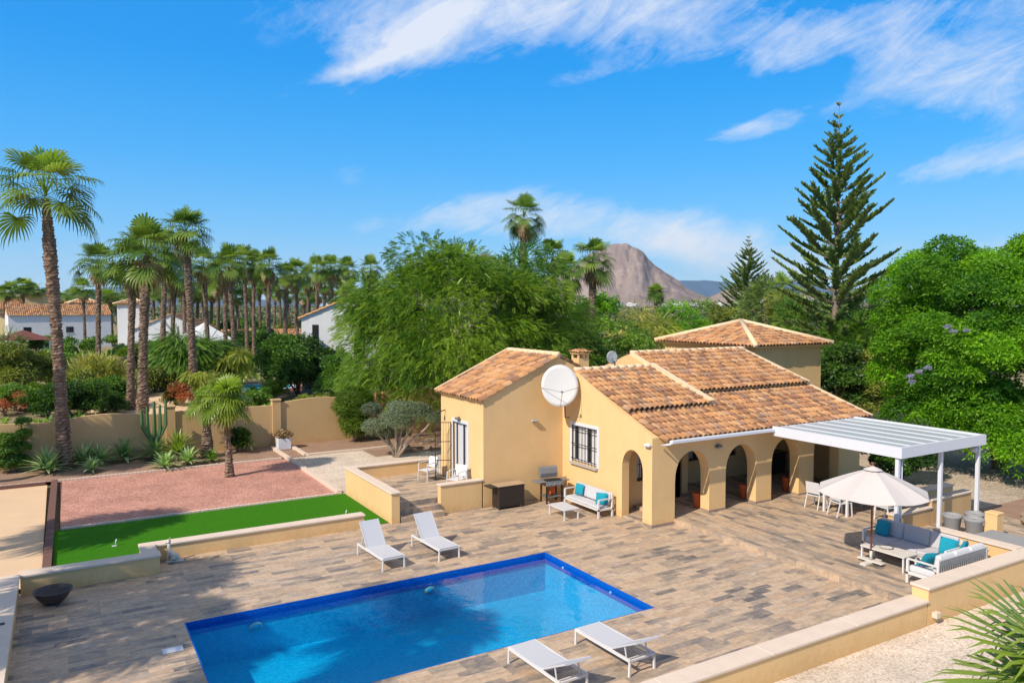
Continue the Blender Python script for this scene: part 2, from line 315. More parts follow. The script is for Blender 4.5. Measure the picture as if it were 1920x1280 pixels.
def foliage(name, lobes, n, T, size, mat, seed, parent=None, droop=.5, flat=.75, patch=None, yellow=0, inner=.15, stiff=.25):
    rg = np.random.RandomState(seed); P = []; X = []; A = []
    w = np.array([l[1]**2 for l in lobes]); cnt = np.maximum(1, (n*w/w.sum()).astype(int)); cc = np.mean([l[0] for l in lobes], axis=0)
    for (c, r), k in zip(lobes, cnt):
        d = rg.normal(size=(k, 3)); d[:, 2] = np.abs(d[:, 2])*1.0-.35*rg.uniform(0, 1, k)*2; d /= np.linalg.norm(d, axis=1, keepdims=True)
        rr = r*np.where(rg.uniform(size=k) < inner, rg.uniform(.3, .8, k), rg.uniform(.82, 1.08, k))
        p = np.array(c)+d*rr[:, None]*np.array([1, 1, flat]); out = p-cc; out[:, 2] *= .6
        out /= np.maximum(.01, np.linalg.norm(out, axis=1, keepdims=True))
        x = d*.6+out*.6+rg.normal(size=(k, 3))*stiff; x[:, 2] -= droop
        P.append(p); X.append(x); A.append(np.clip(rg.uniform(.08, .66)+yellow*(rg.uniform() < .15)+rg.normal(size=k)*.16, 0, 1))
    P = np.concatenate(P); X = np.concatenate(X); A = np.concatenate(A)
    V, Fq, a = scatter(T, P, X, size*rg.uniform(.7, 1.25, len(P)), rg, None, A)
    return npmesh(name, V, Fq, a, mat, parent)
def limbs(base, lobes, r0, h0, rg, k=9, mat='bark', parent=None, name='trunk', split=1.):
    m = MB(); b = Vector(base); top = b+Vector((rg.uniform(-.1, .1)*h0, rg.uniform(-.1, .1)*h0, h0))
    m.tube([b+Vector((0, 0, -.1)), b+Vector((0, 0, .15)), b.lerp(top, .5)+Vector((.05, 0, 0)), top], [r0*1.35, r0*1.05, r0*.85, r0*.75], 9)
    for q, lr in sorted(lobes, key=lambda l: -l[1])[:k]:
        q = Vector(q); mid = top.lerp(q, .5)+Vector((0, 0, .12*(q-top).length))
        m.tube([top+Vector((0, 0, -.1)), mid, q], [r0*.5, r0*.28, r0*.08], 6)
    return m.build(name, mat, parent)
def bush(px, py, w, h, mat, label, cat='bush', T=CL, size=.22, n=900, group=None, name='shrub', droop=.1, loc=None, seed=None, zb=0., nl=9, round_=.55, stem='bark', flat=.8):
    seed = seed or int(px*7+py*13+w*10); rg = np.random.RandomState(seed); x, y = loc or W(px, py, zb)
    t = thing(name, label, cat, (x, y, zb), 0, group)
    lb = []
    for i in range(nl):
        a = rg.uniform(0, 2*PI); q = rg.uniform(0, 1)**.5; z = h*rg.uniform(.22, .72)
        k = 1-.5*abs(z/h-.4); lb.append((np.array([math.cos(a)*w*.5*q*k*.7, math.sin(a)*w*.5*q*k*.7, z]), min(w, h)*.5*round_*rg.uniform(.7, 1.1)))
    foliage('foliage', lb, n, T, size, mat, seed, t, droop, flat)
    m = MB()
    for q, r in lb[:5]: m.tube([(0, 0, -.05), (q[0]*.4, q[1]*.4, q[2]*.5), tuple(q)], [.03+w*.012, .02+w*.008, .012], 5)
    m.build('stem', stem, t); return t
# ---- fan palms
def fan_leaf(rg, az, el, Lp, Rb, K=20, droop=.5, curl=.0):
    d = np.array([math.cos(az)*math.cos(el), math.sin(az)*math.cos(el), math.sin(el)]); side = np.array([-math.sin(az), math.cos(az), 0.])
    d2 = d.copy(); d2[2] -= .28+curl; d2 /= np.linalg.norm(d2); tip = d*Lp+np.array([0, 0, -.10*Lp*Lp]); nn = np.cross(side, d2)
    V = []; Fq = []
    for i in range(K):
        t = -1+2*(i+.5)/K; a = t*2.05; L = Rb*(1-.28*abs(t)**1.5)*rg.uniform(.9, 1.08)
        q = d2*math.cos(a)+side*math.sin(a); s = -d2*math.sin(a)+side*math.cos(a); wd = L*.5*math.tan(2.05/K)*1.05
        z = nn*(.05*(1 if i % 2 else -1))*Rb*.5; dr = np.array([0, 0, -1.])*droop*L; k = len(V)
        p0 = tip; p1 = tip+q*L*.58+z*.6+dr*.12-nn*abs(t)*.12*Rb; p2 = tip+q*L*.84+z*.5+dr*.42-nn*abs(t)*.16*Rb; p3 = tip+q*L*(1.-droop*.12)+dr*(.95+rg.uniform(-.15, .2))
        V += [p0-s*.01, p0+s*.01, p1+s*wd*1.1, p1-s*wd*1.1, p2+s*wd*.62, p2-s*wd*.62, p3+s*.004, p3-s*.004]; Fq += [(k, k+1, k+2, k+3), (k+3, k+2, k+4, k+5), (k+5, k+4, k+6, k+7)]
    k = len(V); w = .02*Rb+.012; m_ = d*Lp*.5+np.array([0, 0, -.02*Lp])
    V += [side*w, -side*w, m_-side*w*.8, m_+side*w*.8, tip-side*w*.5, tip+side*w*.5]; Fq += [(k, k+1, k+2, k+3), (k+3, k+2, k+4, k+5)]
    return np.array(V), np.array(Fq), rg.uniform(0, 1)
def palm_crown(name, parent, seed, n, Lp, Rb, emin, emax, mat='leaf_palm', K=20, droop=.55, off=(0, 0, 0), azr=None, dry=False):
    rg = np.random.RandomState(seed); ps = []
    for i in range(n):
        t = (i+.5)/n; el = emin+(emax-emin)*t**.8+rg.uniform(-.15, .15); az = i*2.39996+rg.uniform(-.5, .5)
        if azr: az = rg.uniform(*azr)
        v, f, a = fan_leaf(rg, az, el, Lp*rg.uniform(.8, 1.2)*(1-.12*t), Rb*rg.uniform(.85, 1.1), K, droop*rg.uniform(.7, 1.3)*(1.15-.5*t), .55*(1-t))
        ps.append((v+np.array(off)+np.array([0, 0, .25*t]), f, np.full(len(v), np.clip(a*.8+(.15 if t > .7 else 0)-(.2 if t < .3 else 0), 0, 1))))
    V, Fq, A = merge(ps); return npmesh(name, V, Fq, A, mat, parent)
def palm_trunk(m, pts, r, seed, rough=.17, step=.11):
    rg = np.random.RandomState(seed); P = [Vector(p) for p in pts]; L = sum((P[i+1]-P[i]).length for i in range(len(P)-1)); n = max(6, int(L/step)); K = 12
    vs = []; fs = []; at = []
    def pos(t):
        q = t*(len(P)-1); i = min(int(q), len(P)-2); return P[i].lerp(P[i+1], q-i)
    off = 0
    for j in range(n):
        for e in (0, 1):
            t = (j+e*.8)/n; c = pos(min(1, t)); rr = np.interp(t, np.linspace(0, 1, len(r)), r)*(1+rough*(.6 if e else -.3))
            for k in range(K):
                a = 2*PI*(k+.5*(j % 2))/K; q = rr*(1+rg.uniform(-rough, rough)); vs.append((c.x+q*math.cos(a), c.y+q*math.sin(a), c.z+(rg.uniform(-.02, .03) if e else 0)))
                at.append(rg.uniform(0, .45)*(k % 2) if e else rg.uniform(.35, 1))
    for j in range(2*n-1):
        for k in range(K): l = (k+1) % K; fs.append((j*K+k, j*K+l, j*K+K+l, j*K+K+k))
    b = len(m.v); m.v += vs; m.f += [tuple(i+b for i in f) for f in fs]; m.sm += [False]*len(fs); m.a += at
def fan_palm(label, loc, H, rb, Lp, Rb, n=42, seed=1, lean=(0, 0), group=None, K=20, emin=-.9, emax=1.45, mat='leaf_palm', dry=6, rt=None, cat='palm tree', name='palm_tree', droop=.32, skirt=0, lean_az=None):
    t = thing(name, label, cat, loc, 0, group); rt = rt or rb*.75
    m = MB(); top = Vector((lean[0], lean[1], H)); mid = Vector((lean[0]*.35, lean[1]*.35, H*.5))
    palm_trunk(m, [(0, 0, -.1), (lean[0]*.12, lean[1]*.12, H*.25), mid, (lean[0]*.66, lean[1]*.66, H*.75), top], [rb*1.35, rb*1.02, rb*.92, rt*.92, rt*1.1, rt*.6], seed, step=max(.11, H/90))
    m.build('trunk', 'palm_bark', t, recalc=False)
    palm_crown('crown', t, seed, n, Lp, Rb, emin, emax, mat, K, droop, tuple(top))
    if dry: palm_crown('dry_fronds', t, seed+5, dry, Lp*.6, Rb*.8, -1.35, -1.0, 'leaf_dry', max(8, K-6), .5, tuple(top-Vector((0, 0, .15))))
    return t
# ---- araucaria
def norfolk(label, loc, H, spread, seed, nw=24, zb=.12, rb=.28, k=6, dens=1., group=None):
    t = thing('norfolk_pine', label, 'pine tree', loc, 0, group); rg = np.random.RandomState(seed); m = MB()
    m.tube([(0, 0, -.1), (0, 0, H*.3), (.05, 0, H*.7), (0, 0, H)], [rb*1.2, rb*.85, rb*.4, .02], 8); P = []; X = []; S = []; U = []
    for j in range(nw):
        f = j/(nw-1); z = H*(zb+(1-zb)*f**.92)*.985+rg.uniform(-.1, .1)
        L = min(spread*rg.uniform(.85, 1.05), spread*1.75*max(.015, 1-f))
        for i in range(k if f < .9 else 4):
            az = 2*PI*(i+.5*(j % 2))/k+rg.uniform(-.22, .22); Lb = L*rg.uniform(.66, 1.15)+.12; rise = (.14+.40*f**.6)*rg.uniform(.8, 1.2)
            if f < .8 and rg.uniform() < .10: continue
            d = np.array([math.cos(az), math.sin(az), 0]); pts = []
            for s in np.linspace(0, 1, 6): pts.append(np.array([0, 0, z])+d*Lb*s+np.array([0, 0, Lb*rise*(s**1.7)*1.1+Lb*.12*s]))
            m.tube([tuple(p) for p in pts], [max(.012, Lb*.016*(1-.8*s)) for s in np.linspace(0, 1, 6)], 4)
            nn = max(4, int(Lb*17*dens)); s0 = (.30 if i % 2 else .12) if f < .7 else .1
            for q in range(nn):
                s = s0+(1-s0)*(q+.5)/nn; u = s*5; a = min(int(u), 4); p = pts[a]*(1-(u-a))+pts[a+1]*(u-a); tg = pts[a+1]-pts[a]; tg /= np.linalg.norm(tg)
                side = np.array([-d[1], d[0], 0])
                for sg in (-1, 1):
                    P.append(p); X.append(tg*.45+side*sg*rg.uniform(.1, 1.1)+np.array([0, 0, rg.uniform(.1, .9)])); S.append((.17+.15*math.sin(PI*min(1, (s-s0)/(1-s0)*.9+.1)))*min(1, .45+Lb*.2)*rg.uniform(.7, 1.5)*(H/20)**.5)
    P = np.array(P); X = np.array(X); S = np.array(S)
    m.build('trunk', 'bark', t, recalc=False)
    T = (np.array([(0, -.09, 0), (0, .09, 0), (.6, .14, .0), (.6, -.14, .0), (1, .04, 0), (1, -.04, 0), (0, 0, -.09), (0, 0, .09), (.6, 0, .14), (.6, 0, -.14), (1, 0, .04), (1, 0, -.04)]), np.array([(0, 1, 2, 3), (3, 2, 4, 5), (6, 7, 8, 9), (9, 8, 10, 11)]))
    V, Fq, A = scatter(T, P, X, S*1.15, rg); npmesh('foliage', V, Fq, A, 'leaf_pine', t); return t
# ---- rosettes of blades
def agave(px, py, r, label, n=38, mat='leaf_agave', w=.09, h=0., group='agaves in the planting bed along the wall', name='agave', cat='agave', zb=0., droop=.1, loc=None):
    rg = np.random.RandomState(int(px*3+py)); x, y = loc or W(px, py, zb); t = thing(name, label, cat, (x, y, zb), 0, group)
    az = np.arange(n)*2.39996; el = np.linspace(.0, 1.45, n)+rg.uniform(-.1, .1, n); X = np.stack([np.cos(az)*np.cos(el), np.sin(az)*np.cos(el), np.sin(el)], 1)
    V, Fq, A = scatter(T_blade(w, droop), np.tile([[0, 0, h]], (n, 1)), X, r*rg.uniform(.8, 1.1, n)*(1-.15*el/1.45), rg, np.tile([[0, 0, 1.]], (n, 1))+X*.01+.02)
    npmesh('leaves', V, Fq, A, mat, t); m = MB(); m.tube([(0, 0, -.05), (0, 0, h+.08)], [.08, .06], 7); m.build('stem', 'bark', t); return t
# ================================================================== SETTING
PX0, PX1, PY0, PY1 = 2.22, 11.76, 13.28, 17.95          # swimming pool
m = MB(); B = 9000
for a in ((-B, PX0-.3, -B, B), (PX1+.3, B, -B, B), (PX0-.3, PX1+.3, -B, PY0-.3), (PX0-.3, PX1+.3, PY1+.3, B)):
    m.add([(a[0], a[2], -.14), (a[1], a[2], -.14), (a[1], a[3], -.14), (a[0], a[3], -.14)], [(0, 1, 2, 3)])
structure(m.build('ground', 'earth'))
DX0, DX1, DY0, DY1 = -1.45, 22.2, 9.75, 23.2            # lower deck
m = MB()
for x0, x1, y0, y1 in ((DX0, PX0, DY0, 21.75), (PX1, 17.0, DY0, 21.75), (PX0, PX1, DY0, PY0), (PX0, PX1, PY1, 21.75), (2.0, 8.1, 21.75, 22.95), (8.1, 17.0, 21.75, 22.98), (9.35, 12.5, 23.05, 23.09)):
    m.box(x0, x1, y0, y1, -.3, 0)
structure(m.build('pool_deck', 'deck_planks'))
m = MB(); m.box(16.85, 26.3, 9.75, 21.9, -.3, .16); m.box(15.95, 16.85, 18.2, 21.9, -.3, .06)
structure(m.build('terrace', 'terrace_planks'))
m = MB(); m.box(9.3, 12.6, 23.35, 27.3, -.3, .5); m.box(9.35, 10.9, 22.75, 23.35, 0, .17); m.box(9.35, 10.9, 23.05, 23.35, .17, .335)
structure(m.build('side_terrace', 'deck_planks'))
def sheet(name, mat, x0, x1, y0, y1, z, step=.6, amp=.008): return structure(rough_poly(x0, x1, y0, y1, z, step, amp).build(name, mat, recalc=False))
sheet('front_gravel', 'white_gravel', -4, 60, -6, 9.7, -.08, 1., .02)
sheet('yard_gravel', 'brown_gravel', 26.3, 60, 9.7, 48, -.07, 1.5, .03)
sheet('red_soil', 'soil', 21.9, 26.3, 9.7, 13.9, -.05, .5, .02); sheet('red_soil', 'soil', 26.3, 36, 9.7, 14.2, -.04, .5, .03)
sheet('lawn', 'lawn', -.3, 1.9, 21.95, 22.95, .021, .5, 0); sheet('lawn', 'lawn', -.3, 9.0, 22.95, 27.35, .02, .5, 0); sheet('red_gravel', 'red_gravel', -.12, 8.75, 27.5, 35.1, .0, .5, .012)
sheet('sand_court', 'sand', -14, -.55, 22.2, 34.7, .0, .8, .01); sheet('planting_bed', 'soil', -14, 30, 35.2, 38.7, .02, .6, .05)
sheet('white_gravel_path', 'white_gravel', 8.95, 12.5, 27.4, 35.2, .005, .5, .01); sheet('white_gravel_path', 'white_gravel', 12.5, 30, 27.4, 33.4, .006, .5, .02)
sheet('garden_soil', 'soil', 12.5, 30, 33.4, 35.2, .01, .6, .05)
sheet('left_gravel', 'white_gravel', -14, -1.5, 5, 21.6, -.06, 1., .02); sheet('garden_path', 'sand', 1.5, 8.3, 42, 62, -.11, 1., .01)
sheet('garden_path', 'sand', -14, 13, 62.3, 66.5, -.115, 1., .01)
# edging kerbs: rows of pale stones, one object per run
def kerb(label, x0, y0, x1, y1, w=.10, h=.05, z=0.03, mat='edging', step=.14, name='kerb'):
    m = MB(); L = math.hypot(x1-x0, y1-y0); n = max(1, int(L/step)); dx, dy = (x1-x0)/L, (y1-y0)/L; a = math.atan2(dy, dx)
    for i in range(n):
        s = L*i/n; M = Matrix.Translation((x0+dx*s, y0+dy*s, z-.06))@Matrix.Rotation(a, 4, 'Z')
        m.box(.004, L/n-.004, -w/2, w/2, 0, h+.06+random.uniform(-.008, .008), M, .012)
    return tag(m.build(name, mat), label, name, 'edging kerbs of the garden')
kerb('pale stone edging between lawn and red gravel', -.1, 27.42, 8.9, 27.42); kerb('pale stone edging between red gravel and planting bed', -.35, 35.15, 8.6, 35.15)
kerb('smooth concrete edging between red gravel and white gravel path', 8.85, 27.5, 8.85, 38.0, .2, .09, step=2.); kerb('short concrete edging beside the planter box path', 9.75, 35.3, 9.75, 38.0, .18, .09, step=2.)
kerb('stone edging behind the white gravel by the pruned tree', 9.8, 35.25, 14, 35.25, .16, .08, step=1.); kerb('pale edging along the back of the sand court', -14, 35.1, -.6, 35.1)
kerb('wide brown sleeper border beside lawn and red gravel', -.45, 22.3, -.3, 35.0, .22, .1, mat='sleeper', step=2.4, name='sleeper_border'); kerb('brown sleeper along the far end of the sand court', -14, 34.75, -.6, 34.75, .16, .1, mat='sleeper', step=2.4, name='sleeper_border')
kerb('brown sleeper beside the low deck wall at the left', -8, 21.3, -1.65, 21.3, .2, .1, mat='sleeper', step=2.4, name='sleeper_border')
# pool
t = thing('swimming_pool', 'rectangular blue mosaic swimming pool set in the tiled deck', 'swimming pool', (0, 0, 0))
m = MB(); zb = -1.1; wl = -.10
for vs in ([(PX0, PY0, zb), (PX1, PY0, zb), (PX1, PY1, zb), (PX0, PY1, zb)], [(PX0, PY0, zb), (PX0, PY0, -.26), (PX1, PY0, -.26), (PX1, PY0, zb)], [(PX0, PY1, zb), (PX1, PY1, zb), (PX1, PY1, -.26), (PX0, PY1, -.26)],
           [(PX0, PY0, zb), (PX0, PY1, zb), (PX0, PY1, -.26), (PX0, PY0, -.26)], [(PX1, PY0, zb), (PX1, PY0, -.26), (PX1, PY1, -.26), (PX1, PY1, zb)]): m.add(vs, [(0, 1, 2, 3)])
m.build('basin', 'mosaic', t, recalc=False)

m = MB(); q = .03
for a in ((PX0-.005, PX1+.005, PY1-q, PY1+.01), (PX0-.005, PX1+.005, PY0-.01, PY0+q), (PX0-.01, PX0+q, PY0+q, PY1-q), (PX1-q, PX1+.01, PY0+q, PY1-q)): m.box(a[0], a[1], a[2], a[3], -.30, -.004)
m.build('waterline_band', 'band', t)
wm = rough_poly(PX0+.02, PX1-.02, PY0+.02, PY1-.02, wl, .4, .0); wm.build('water', 'water', t, recalc=False)
for x in (3.75, 8.15):
    m = MB(); m.tube([(0, 0, 0), (0, -.03, 0)], .16, 24); o = m.build('pool_light', 'panel', t); o.location = (x, PY1-.032, -.40); o.scale = (1, 1, .62)
    m = MB(); m.tube([(0, -.031, 0), (0, -.04, 0)], .11, 20); q = m.build('lens', 'mosaic', o)
for y in (17.0, 14.9): m = MB(); m.tube([(PX1-.028, y, -.17), (PX1-.06, y, -.17)], .035, 10); m.build('jet', 'white_paint', t)
m = MB(); m.box(-.2, .2, -.13, .13, 0, .012, None, .005); o = m.build('skimmer_lid', 'white_paint'); o.location = (1.83, 16.62, .003); tag(o, 'white rectangular skimmer lid flush in deck beside the pool', 'lid')
# ------------------------------------------------------------------ walls with caps
def cap_wall(label, x0, x1, y0, y1, z0, z1, o=.035, ct=.06, capmat='cap', mat='stucco', name='low_wall', ends=None, cat='wall', curb=True):
    t = thing(name, label, cat, ((x0+x1)/2, (y0+y1)/2, z0)); cx, cy = (x0+x1)/2, (y0+y1)/2
    m = MB(); m.box(x0-cx, x1-cx, y0-cy, y1-cy, 0, z1-z0-ct); m.build('wall', mat, t)
    m = MB(); lx = x1-x0 > y1-y0; L = (x1-x0 if lx else y1-y0)+2*o; n = max(1, round(L/2.6)); a = (x0-cx if lx else y0-cy)-o
    for i in range(n):
        s, e = a+L*i/n+(.0015 if i else 0), a+L*(i+1)/n-(.0015 if i < n-1 else 0)
        if lx: m.box(s, e, y0-cy-o, y1-cy+o, z1-z0-ct+.001, z1-z0, None, .012)
        else: m.box(x0-cx-o, x1-cx+o, s, e, z1-z0-ct+.001, z1-z0, None, .012)
    m.build('cap', capmat, t); return t
t = cap_wall('low yellow wall with pale cap along left edge of the deck', -1.42, -.99, 8, 21.6, -.14, .55)
for y in (16.0, 18.35):
    m = MB(); m.box(-.11, .11, -.05, .05, 0, .02, None, .008); o = m.build('lamp', 'dark_metal', t); o.location = (0, y-14.8, .69)
cap_wall('low yellow wall behind the dark bowl, between deck and lawn', -.955, 2.12, 21.63, 22.0, 0, .5); cap_wall('short stub wall stepping back beside the stone ornament', 1.75, 2.08, 22.04, 22.76, 0, .495)
cap_wall('long low yellow wall with pale cap between lawn and loungers', 1.76, 8.12, 22.8, 23.12, 0, .44)
cap_wall('long front garden wall with wide pale cap by right gravel', -1.3, 16.35, 9.56, 9.94, -.14, .5)
t = cap_wall('raised front wall with pale cap behind the rope-backed sofa', 16.39, 21.3, 9.56, 9.94, -.14, .78)
m = MB(); m.box(.0, .16, -.30, -.19, -.2, -.08); o = m.build('drain_spout', 'cap', t); o.location = (-2.3, 0, .42)
cap_wall('low yellow wall with pale cap beside the masonry block', 20.95, 21.28, 9.98, 12.1, .1, .78)
cap_wall('high yellow terrace wall above lawn with sloping pale cap', 9.02, 9.3, 22.75, 27.3, 0, 1.02); cap_wall('low wall at the back of the side terrace by pruned tree', 9.34, 12.5, 27.3, 27.55, 0, .98)
cap_wall('yellow wall beside the terrace steps near storage cart', 10.92, 12.5, 23.1, 23.34, 0, .98)
cap_wall('yellow boundary wall beneath pergola, lower step', 21.5, 23.35, 13.6, 13.85, .1, .72, mat='wall_stucco'); cap_wall('yellow boundary wall beneath pergola, upper step by bins', 23.38, 25.6, 13.6, 13.85, .0, .95, mat='wall_stucco')
cap_wall('stocky yellow masonry block with grey slab top at terrace corner', 21.36, 22.4, 10.1, 11.3, -.1, .72, capmat='slab_grey', name='masonry_block', cat='block')
cap_wall('square yellow pillar behind masonry block', 23.35, 23.7, 11.65, 12.0, -.1, .95, capmat='stucco', name='pillar', cat='pillar', o=.01)
cap_wall('low yellow wall in shade beyond pergola posts', 25.3, 27.4, 15.2, 15.5, -.1, .62)
# boundary wall with piers, scalloped top
t = thing('boundary_wall', 'tall ochre boundary wall with square piers behind planting bed', 'wall', (0, 38.6, 0))
pr = [-16, -11, -5.6, -.15, 4.35, 9.2, 14.6, 20, 26, 30]
for i in range(len(pr)-1):
    x0, x1 = pr[i]+.18, pr[i+1]-.18; hi = (1.95, 2.1, 2.0, 2.05, 2.1, 2.2, 2.45, 2.2, 2.2)[i]; up = [(x1-(x1-x0)*s, hi+(.16 if i in (3, 5) else .08)*math.sin(PI*min(1, (1-s)*1.3))-.05) for s in np.linspace(0, 1, 12)]
    m = MB(); m.prism([[(x0, -.1), (x1, -.1)]+up], lambda u, v, q: (u, q, v), -.1, .1); m.build('panel', 'wall_stucco', t)
for x in pr:
    m = MB(); m.box(x-.2, x+.2, -.2, .2, -.1, 2.28); m.box(x-.24, x+.24, -.24, .24, 2.282, 2.36, None, .02); m.build('pier', 'wall_stucco', t)
# ================================================================== VILLA
V_ = thing('villa', 'yellow stucco villa with arched porch and terracotta tiled roofs', 'house', (0, 0, 0))
def fy(Y): return lambda u, v, q: (u, Y+q, v)            # plane facing -Y, thickness towards +Y
def fx(X): return lambda u, v, q: (X+q, u, v)
def arch(u0, u1, zs, zt, z0, n=14):                     # outline points right to left over an arch
    c = (u0+u1)/2; r = (u1-u0)/2
    return [(u0, z0), (u0, zs)]+[(c-r*math.cos(PI*k/n), zs+(zt-zs)*math.sin(PI*k/n)**.85) for k in range(1, n)]+[(u1, zs), (u1, z0)]
def rect(a, b, c, d): return [(a, c), (b, c), (b, d), (a, d)]
YF = 18.16
# arcade (south) wall
lp = [(15.9, -.05), (15.9, 2.83)]; lp += [(26.3, 2.83), (26.3, -.05), (25.05, -.05)]
ops = [(23.62, 25.05, 1.75, 2.28), (21.37, 22.82, 1.35, 2.3), (19.13, 20.6, 1.35, 2.3), (16.86, 18.38, 1.35, 2.3)]
for a, b, zs, zt in ops:
    q = arch(a, b, zs, zt, -.05)[::-1]
    if a == 23.62: q = [(b, -.05), (b, 2.28), (a+.35, 2.28), (a+.16, 2.22), (a+.04, 2.0), (a, 1.6), (a, -.05)]
    lp += q
m = MB(); m.prism([lp], fy(YF), 0, .4); m.build('arcade_wall', 'stucco', V_)
# west wall of main block
lp = [(23.3, -.05), (23.3, 4.5), (22.3, 4.62), (18.19, 2.92), (18.163, 2.75), (18.163, -.05)]+arch(18.53, 19.65, 1.7, 2.33, -.05)
for i, w in enumerate(lp[5:6]): pass
m = MB(); m.prism([[(YF+.4, -.05)]+arch(18.60, 19.65, 1.6, 2.33, -.05)+[(23.3, -.05), (23.3, 4.5), (22.3, 4.60), (YF+.4, 2.98)], rect(21.0, 22.5, 1.40, 2.72)], fx(15.9), 0, .3); m.build('wall', 'stucco', V_)
m = MB(); m.prism([[(YF+.0, 2.832), (YF+.398, 2.832), (YF+.398, 2.98), (YF+.02, 2.87)]], fx(15.9), 0, .3); m.build('wall', 'stucco', V_)
for x0, x1, z0, z1 in ((15.9, 16.86, 0, .09), (18.38, 19.13, .16, .23), (20.6, 21.37, .16, .23), (22.82, 23.62, .16, .23)): m = MB(); m.box(x0-.012, x1+.012, YF-.012, YF+.412, z0+.001, z1); m.build('plinth', 'tile_brown', V_)
m = MB(); m.prism([rect(16.2, 19.0, -.05, 3.2), rect(17.0, 17.85, .95, 2.15)], fy(20.2), 0, .25); m.prism([rect(19.0, 26.0, -.05, 3.6), rect(19.15, 19.95, .17, 2.2), rect(20.75, 21.65, 1.0, 2.2), rect(22.4, 23.3, 1.0, 2.2)], fy(21.6), 0, .25)
m.prism([rect(20.2, 21.6, -.05, 3.2)], fx(18.75), 0, .25); m.prism([rect(YF+.4, 21.6, -.05, 2.83)], fx(26.05), 0, .25); m.build('inner_wall', 'stucco', V_)
m = MB(); m.box(16.2, 26.05, YF+.4, 21.6, 2.60, 2.72); m.build('porch_ceiling', 'white_stucco', V_)
# annex
m = MB(); m.prism([[(12.56, -.1), (18.6, -.1), (18.6, 3.75), (15.62, 5.16), (12.56, 3.74)]], fy(23.1), 0, .3); m.build('gable_wall', 'stucco', V_)
m = MB(); m.prism([rect(23.4, 26.2, -.1, 3.7), rect(24.3, 25.45, .5, 2.72)], fx(12.56), 0, .3); m.prism([[(12.56, -.1), (18.6, -.1), (18.6, 3.75), (15.62, 5.16), (12.56, 3.74)]], lambda u, v, q: (u, 26.5+q, v), -.3, 0); m.build('wall', 'stucco', V_)
# upper block gable
m = MB(); m.prism([[(20.6, 4.0), (23.7, 5.06), (28.3, 3.4), (28.3, 0), (20.6, 0)]], fx(19.45), 0, .3); m.prism([rect(19.5, 26.1, 0, 3.3)], fy(28.1), 0, .3); m.prism([[(18.56, 2.6), (23.7, 4.95), (28.1, 3.3), (28.1, 0), (18.56, 0)]], fx(25.75), 0, .04); m.build('wall', 'stucco', V_)
# tower
m = MB()
for a in ((26.8, 31.35, 23.8, 24.1), (26.8, 31.35, 29.4, 29.7), (26.8, 27.1, 24.1, 29.4), (31.05, 31.35, 24.1, 29.4)): m.box(a[0], a[1], a[2], a[3], -.1, 5.16)
m.build('tower_wall', 'stucco', V_)
def tiles(name, O, U, Vd, poly, parent, pitch=.215, row=.36, seed=1, depth=.062, slab=True):
    rg = np.random.RandomState(seed); O = np.array(O, float); U = np.array(U, float); U /= np.linalg.norm(U); Vd = np.array(Vd, float); Vd -= U*Vd.dot(U); Vd /= np.linalg.norm(Vd); Nn = np.cross(U, Vd)
    if Nn[2] < 0: Nn = -Nn
    us = [p[0] for p in poly]; n = int((max(us)-min(us))/pitch+.5); pitch = (max(us)-min(us))/n; K = 6; Vs = []; Fs = []; A = []; K = 8
    for j in range(n):
        uc = min(us)+(j+.5)*pitch; vv = []
        for i in range(len(poly)):
            (a, b), (c, d) = poly[i], poly[(i+1) % len(poly)]
            if (a-uc)*(c-uc) <= 0 and a != c: vv.append(b+(d-b)*(uc-a)/(c-a))
        if len(vv) < 2: continue
        v0, v1 = min(vv), max(vv); i0 = int(math.floor(v0/row+1e-6)); ph = rg.uniform(-.02, .02)
        for i in range(i0, int(math.ceil(v1/row))):
            a, b = max(v0, i*row+ph), min(v1, (i+1)*row+.05); 
            if b-a < .03: continue
            jt = rg.uniform(-.006, .006, 3); r = rg.uniform(0, 1); k0 = len(Vs)*1
            rows = []
            for v, lift, tp in ((a, .045, 1.), (b, .0, .88)):
                for k in range(K+1):
                    x = (k/K-.5)*pitch*(1.02); z = depth*(2*max(0, math.cos(PI*(k/K-.5)))**.65-1)*tp+lift+.04+jt[0]+x*jt[1]*3
                    rows.append(O+U*(uc+x+jt[2])+Vd*v+Nn*z)
            for k in range(K+1):
                x = (k/K-.5)*pitch; lo = -.0 if i > i0 else .03
                z = depth*(2*max(0, math.cos(PI*(k/K-.5)))**.65-1)+.045+.04+jt[0]-(.055 if i > i0 else .03); rows.append(O+U*(uc+x+jt[2])+Vd*(a+.004)+Nn*z)
            Vs += rows; A += [r]*(3*(K+1)); w = K+1
            for k in range(K): Fs += [(k0+k, k0+k+1, k0+w+k+1, k0+w+k), (k0+k+1, k0+k, k0+2*w+k, k0+2*w+k+1)]
    o = npmesh(name, np.array(Vs), np.array(Fs), np.array(A), 'roof_tile', parent)
    if slab:
        uc_ = sum(us)/len(us); q = [O+U*(p[0]+.12*(1 if p[0] < uc_ else -1)*(abs(p[0]-uc_) > .01))+Vd*(p[1]+(.12 if p[1] < .01 else 0)) for p in poly]; m = MB(); c = len(q)
        m.add([tuple(p-Nn*.015) for p in q]+[tuple(p-Nn*.10) for p in q], [tuple(range(c)), tuple(range(2*c-1, c-1, -1))]+[(i, (i+1) % c, (i+1) % c+c, i+c) for i in range(c)]); m.build('eave_board', 'stucco', o)
    return o
def plane_xy(z0, s, y0): return lambda x, y: (x, y, z0+s*(y-y0))
S_ = .36; c_ = math.hypot(1, S_)
Pp = plane_xy(2.86, S_, 18.0)
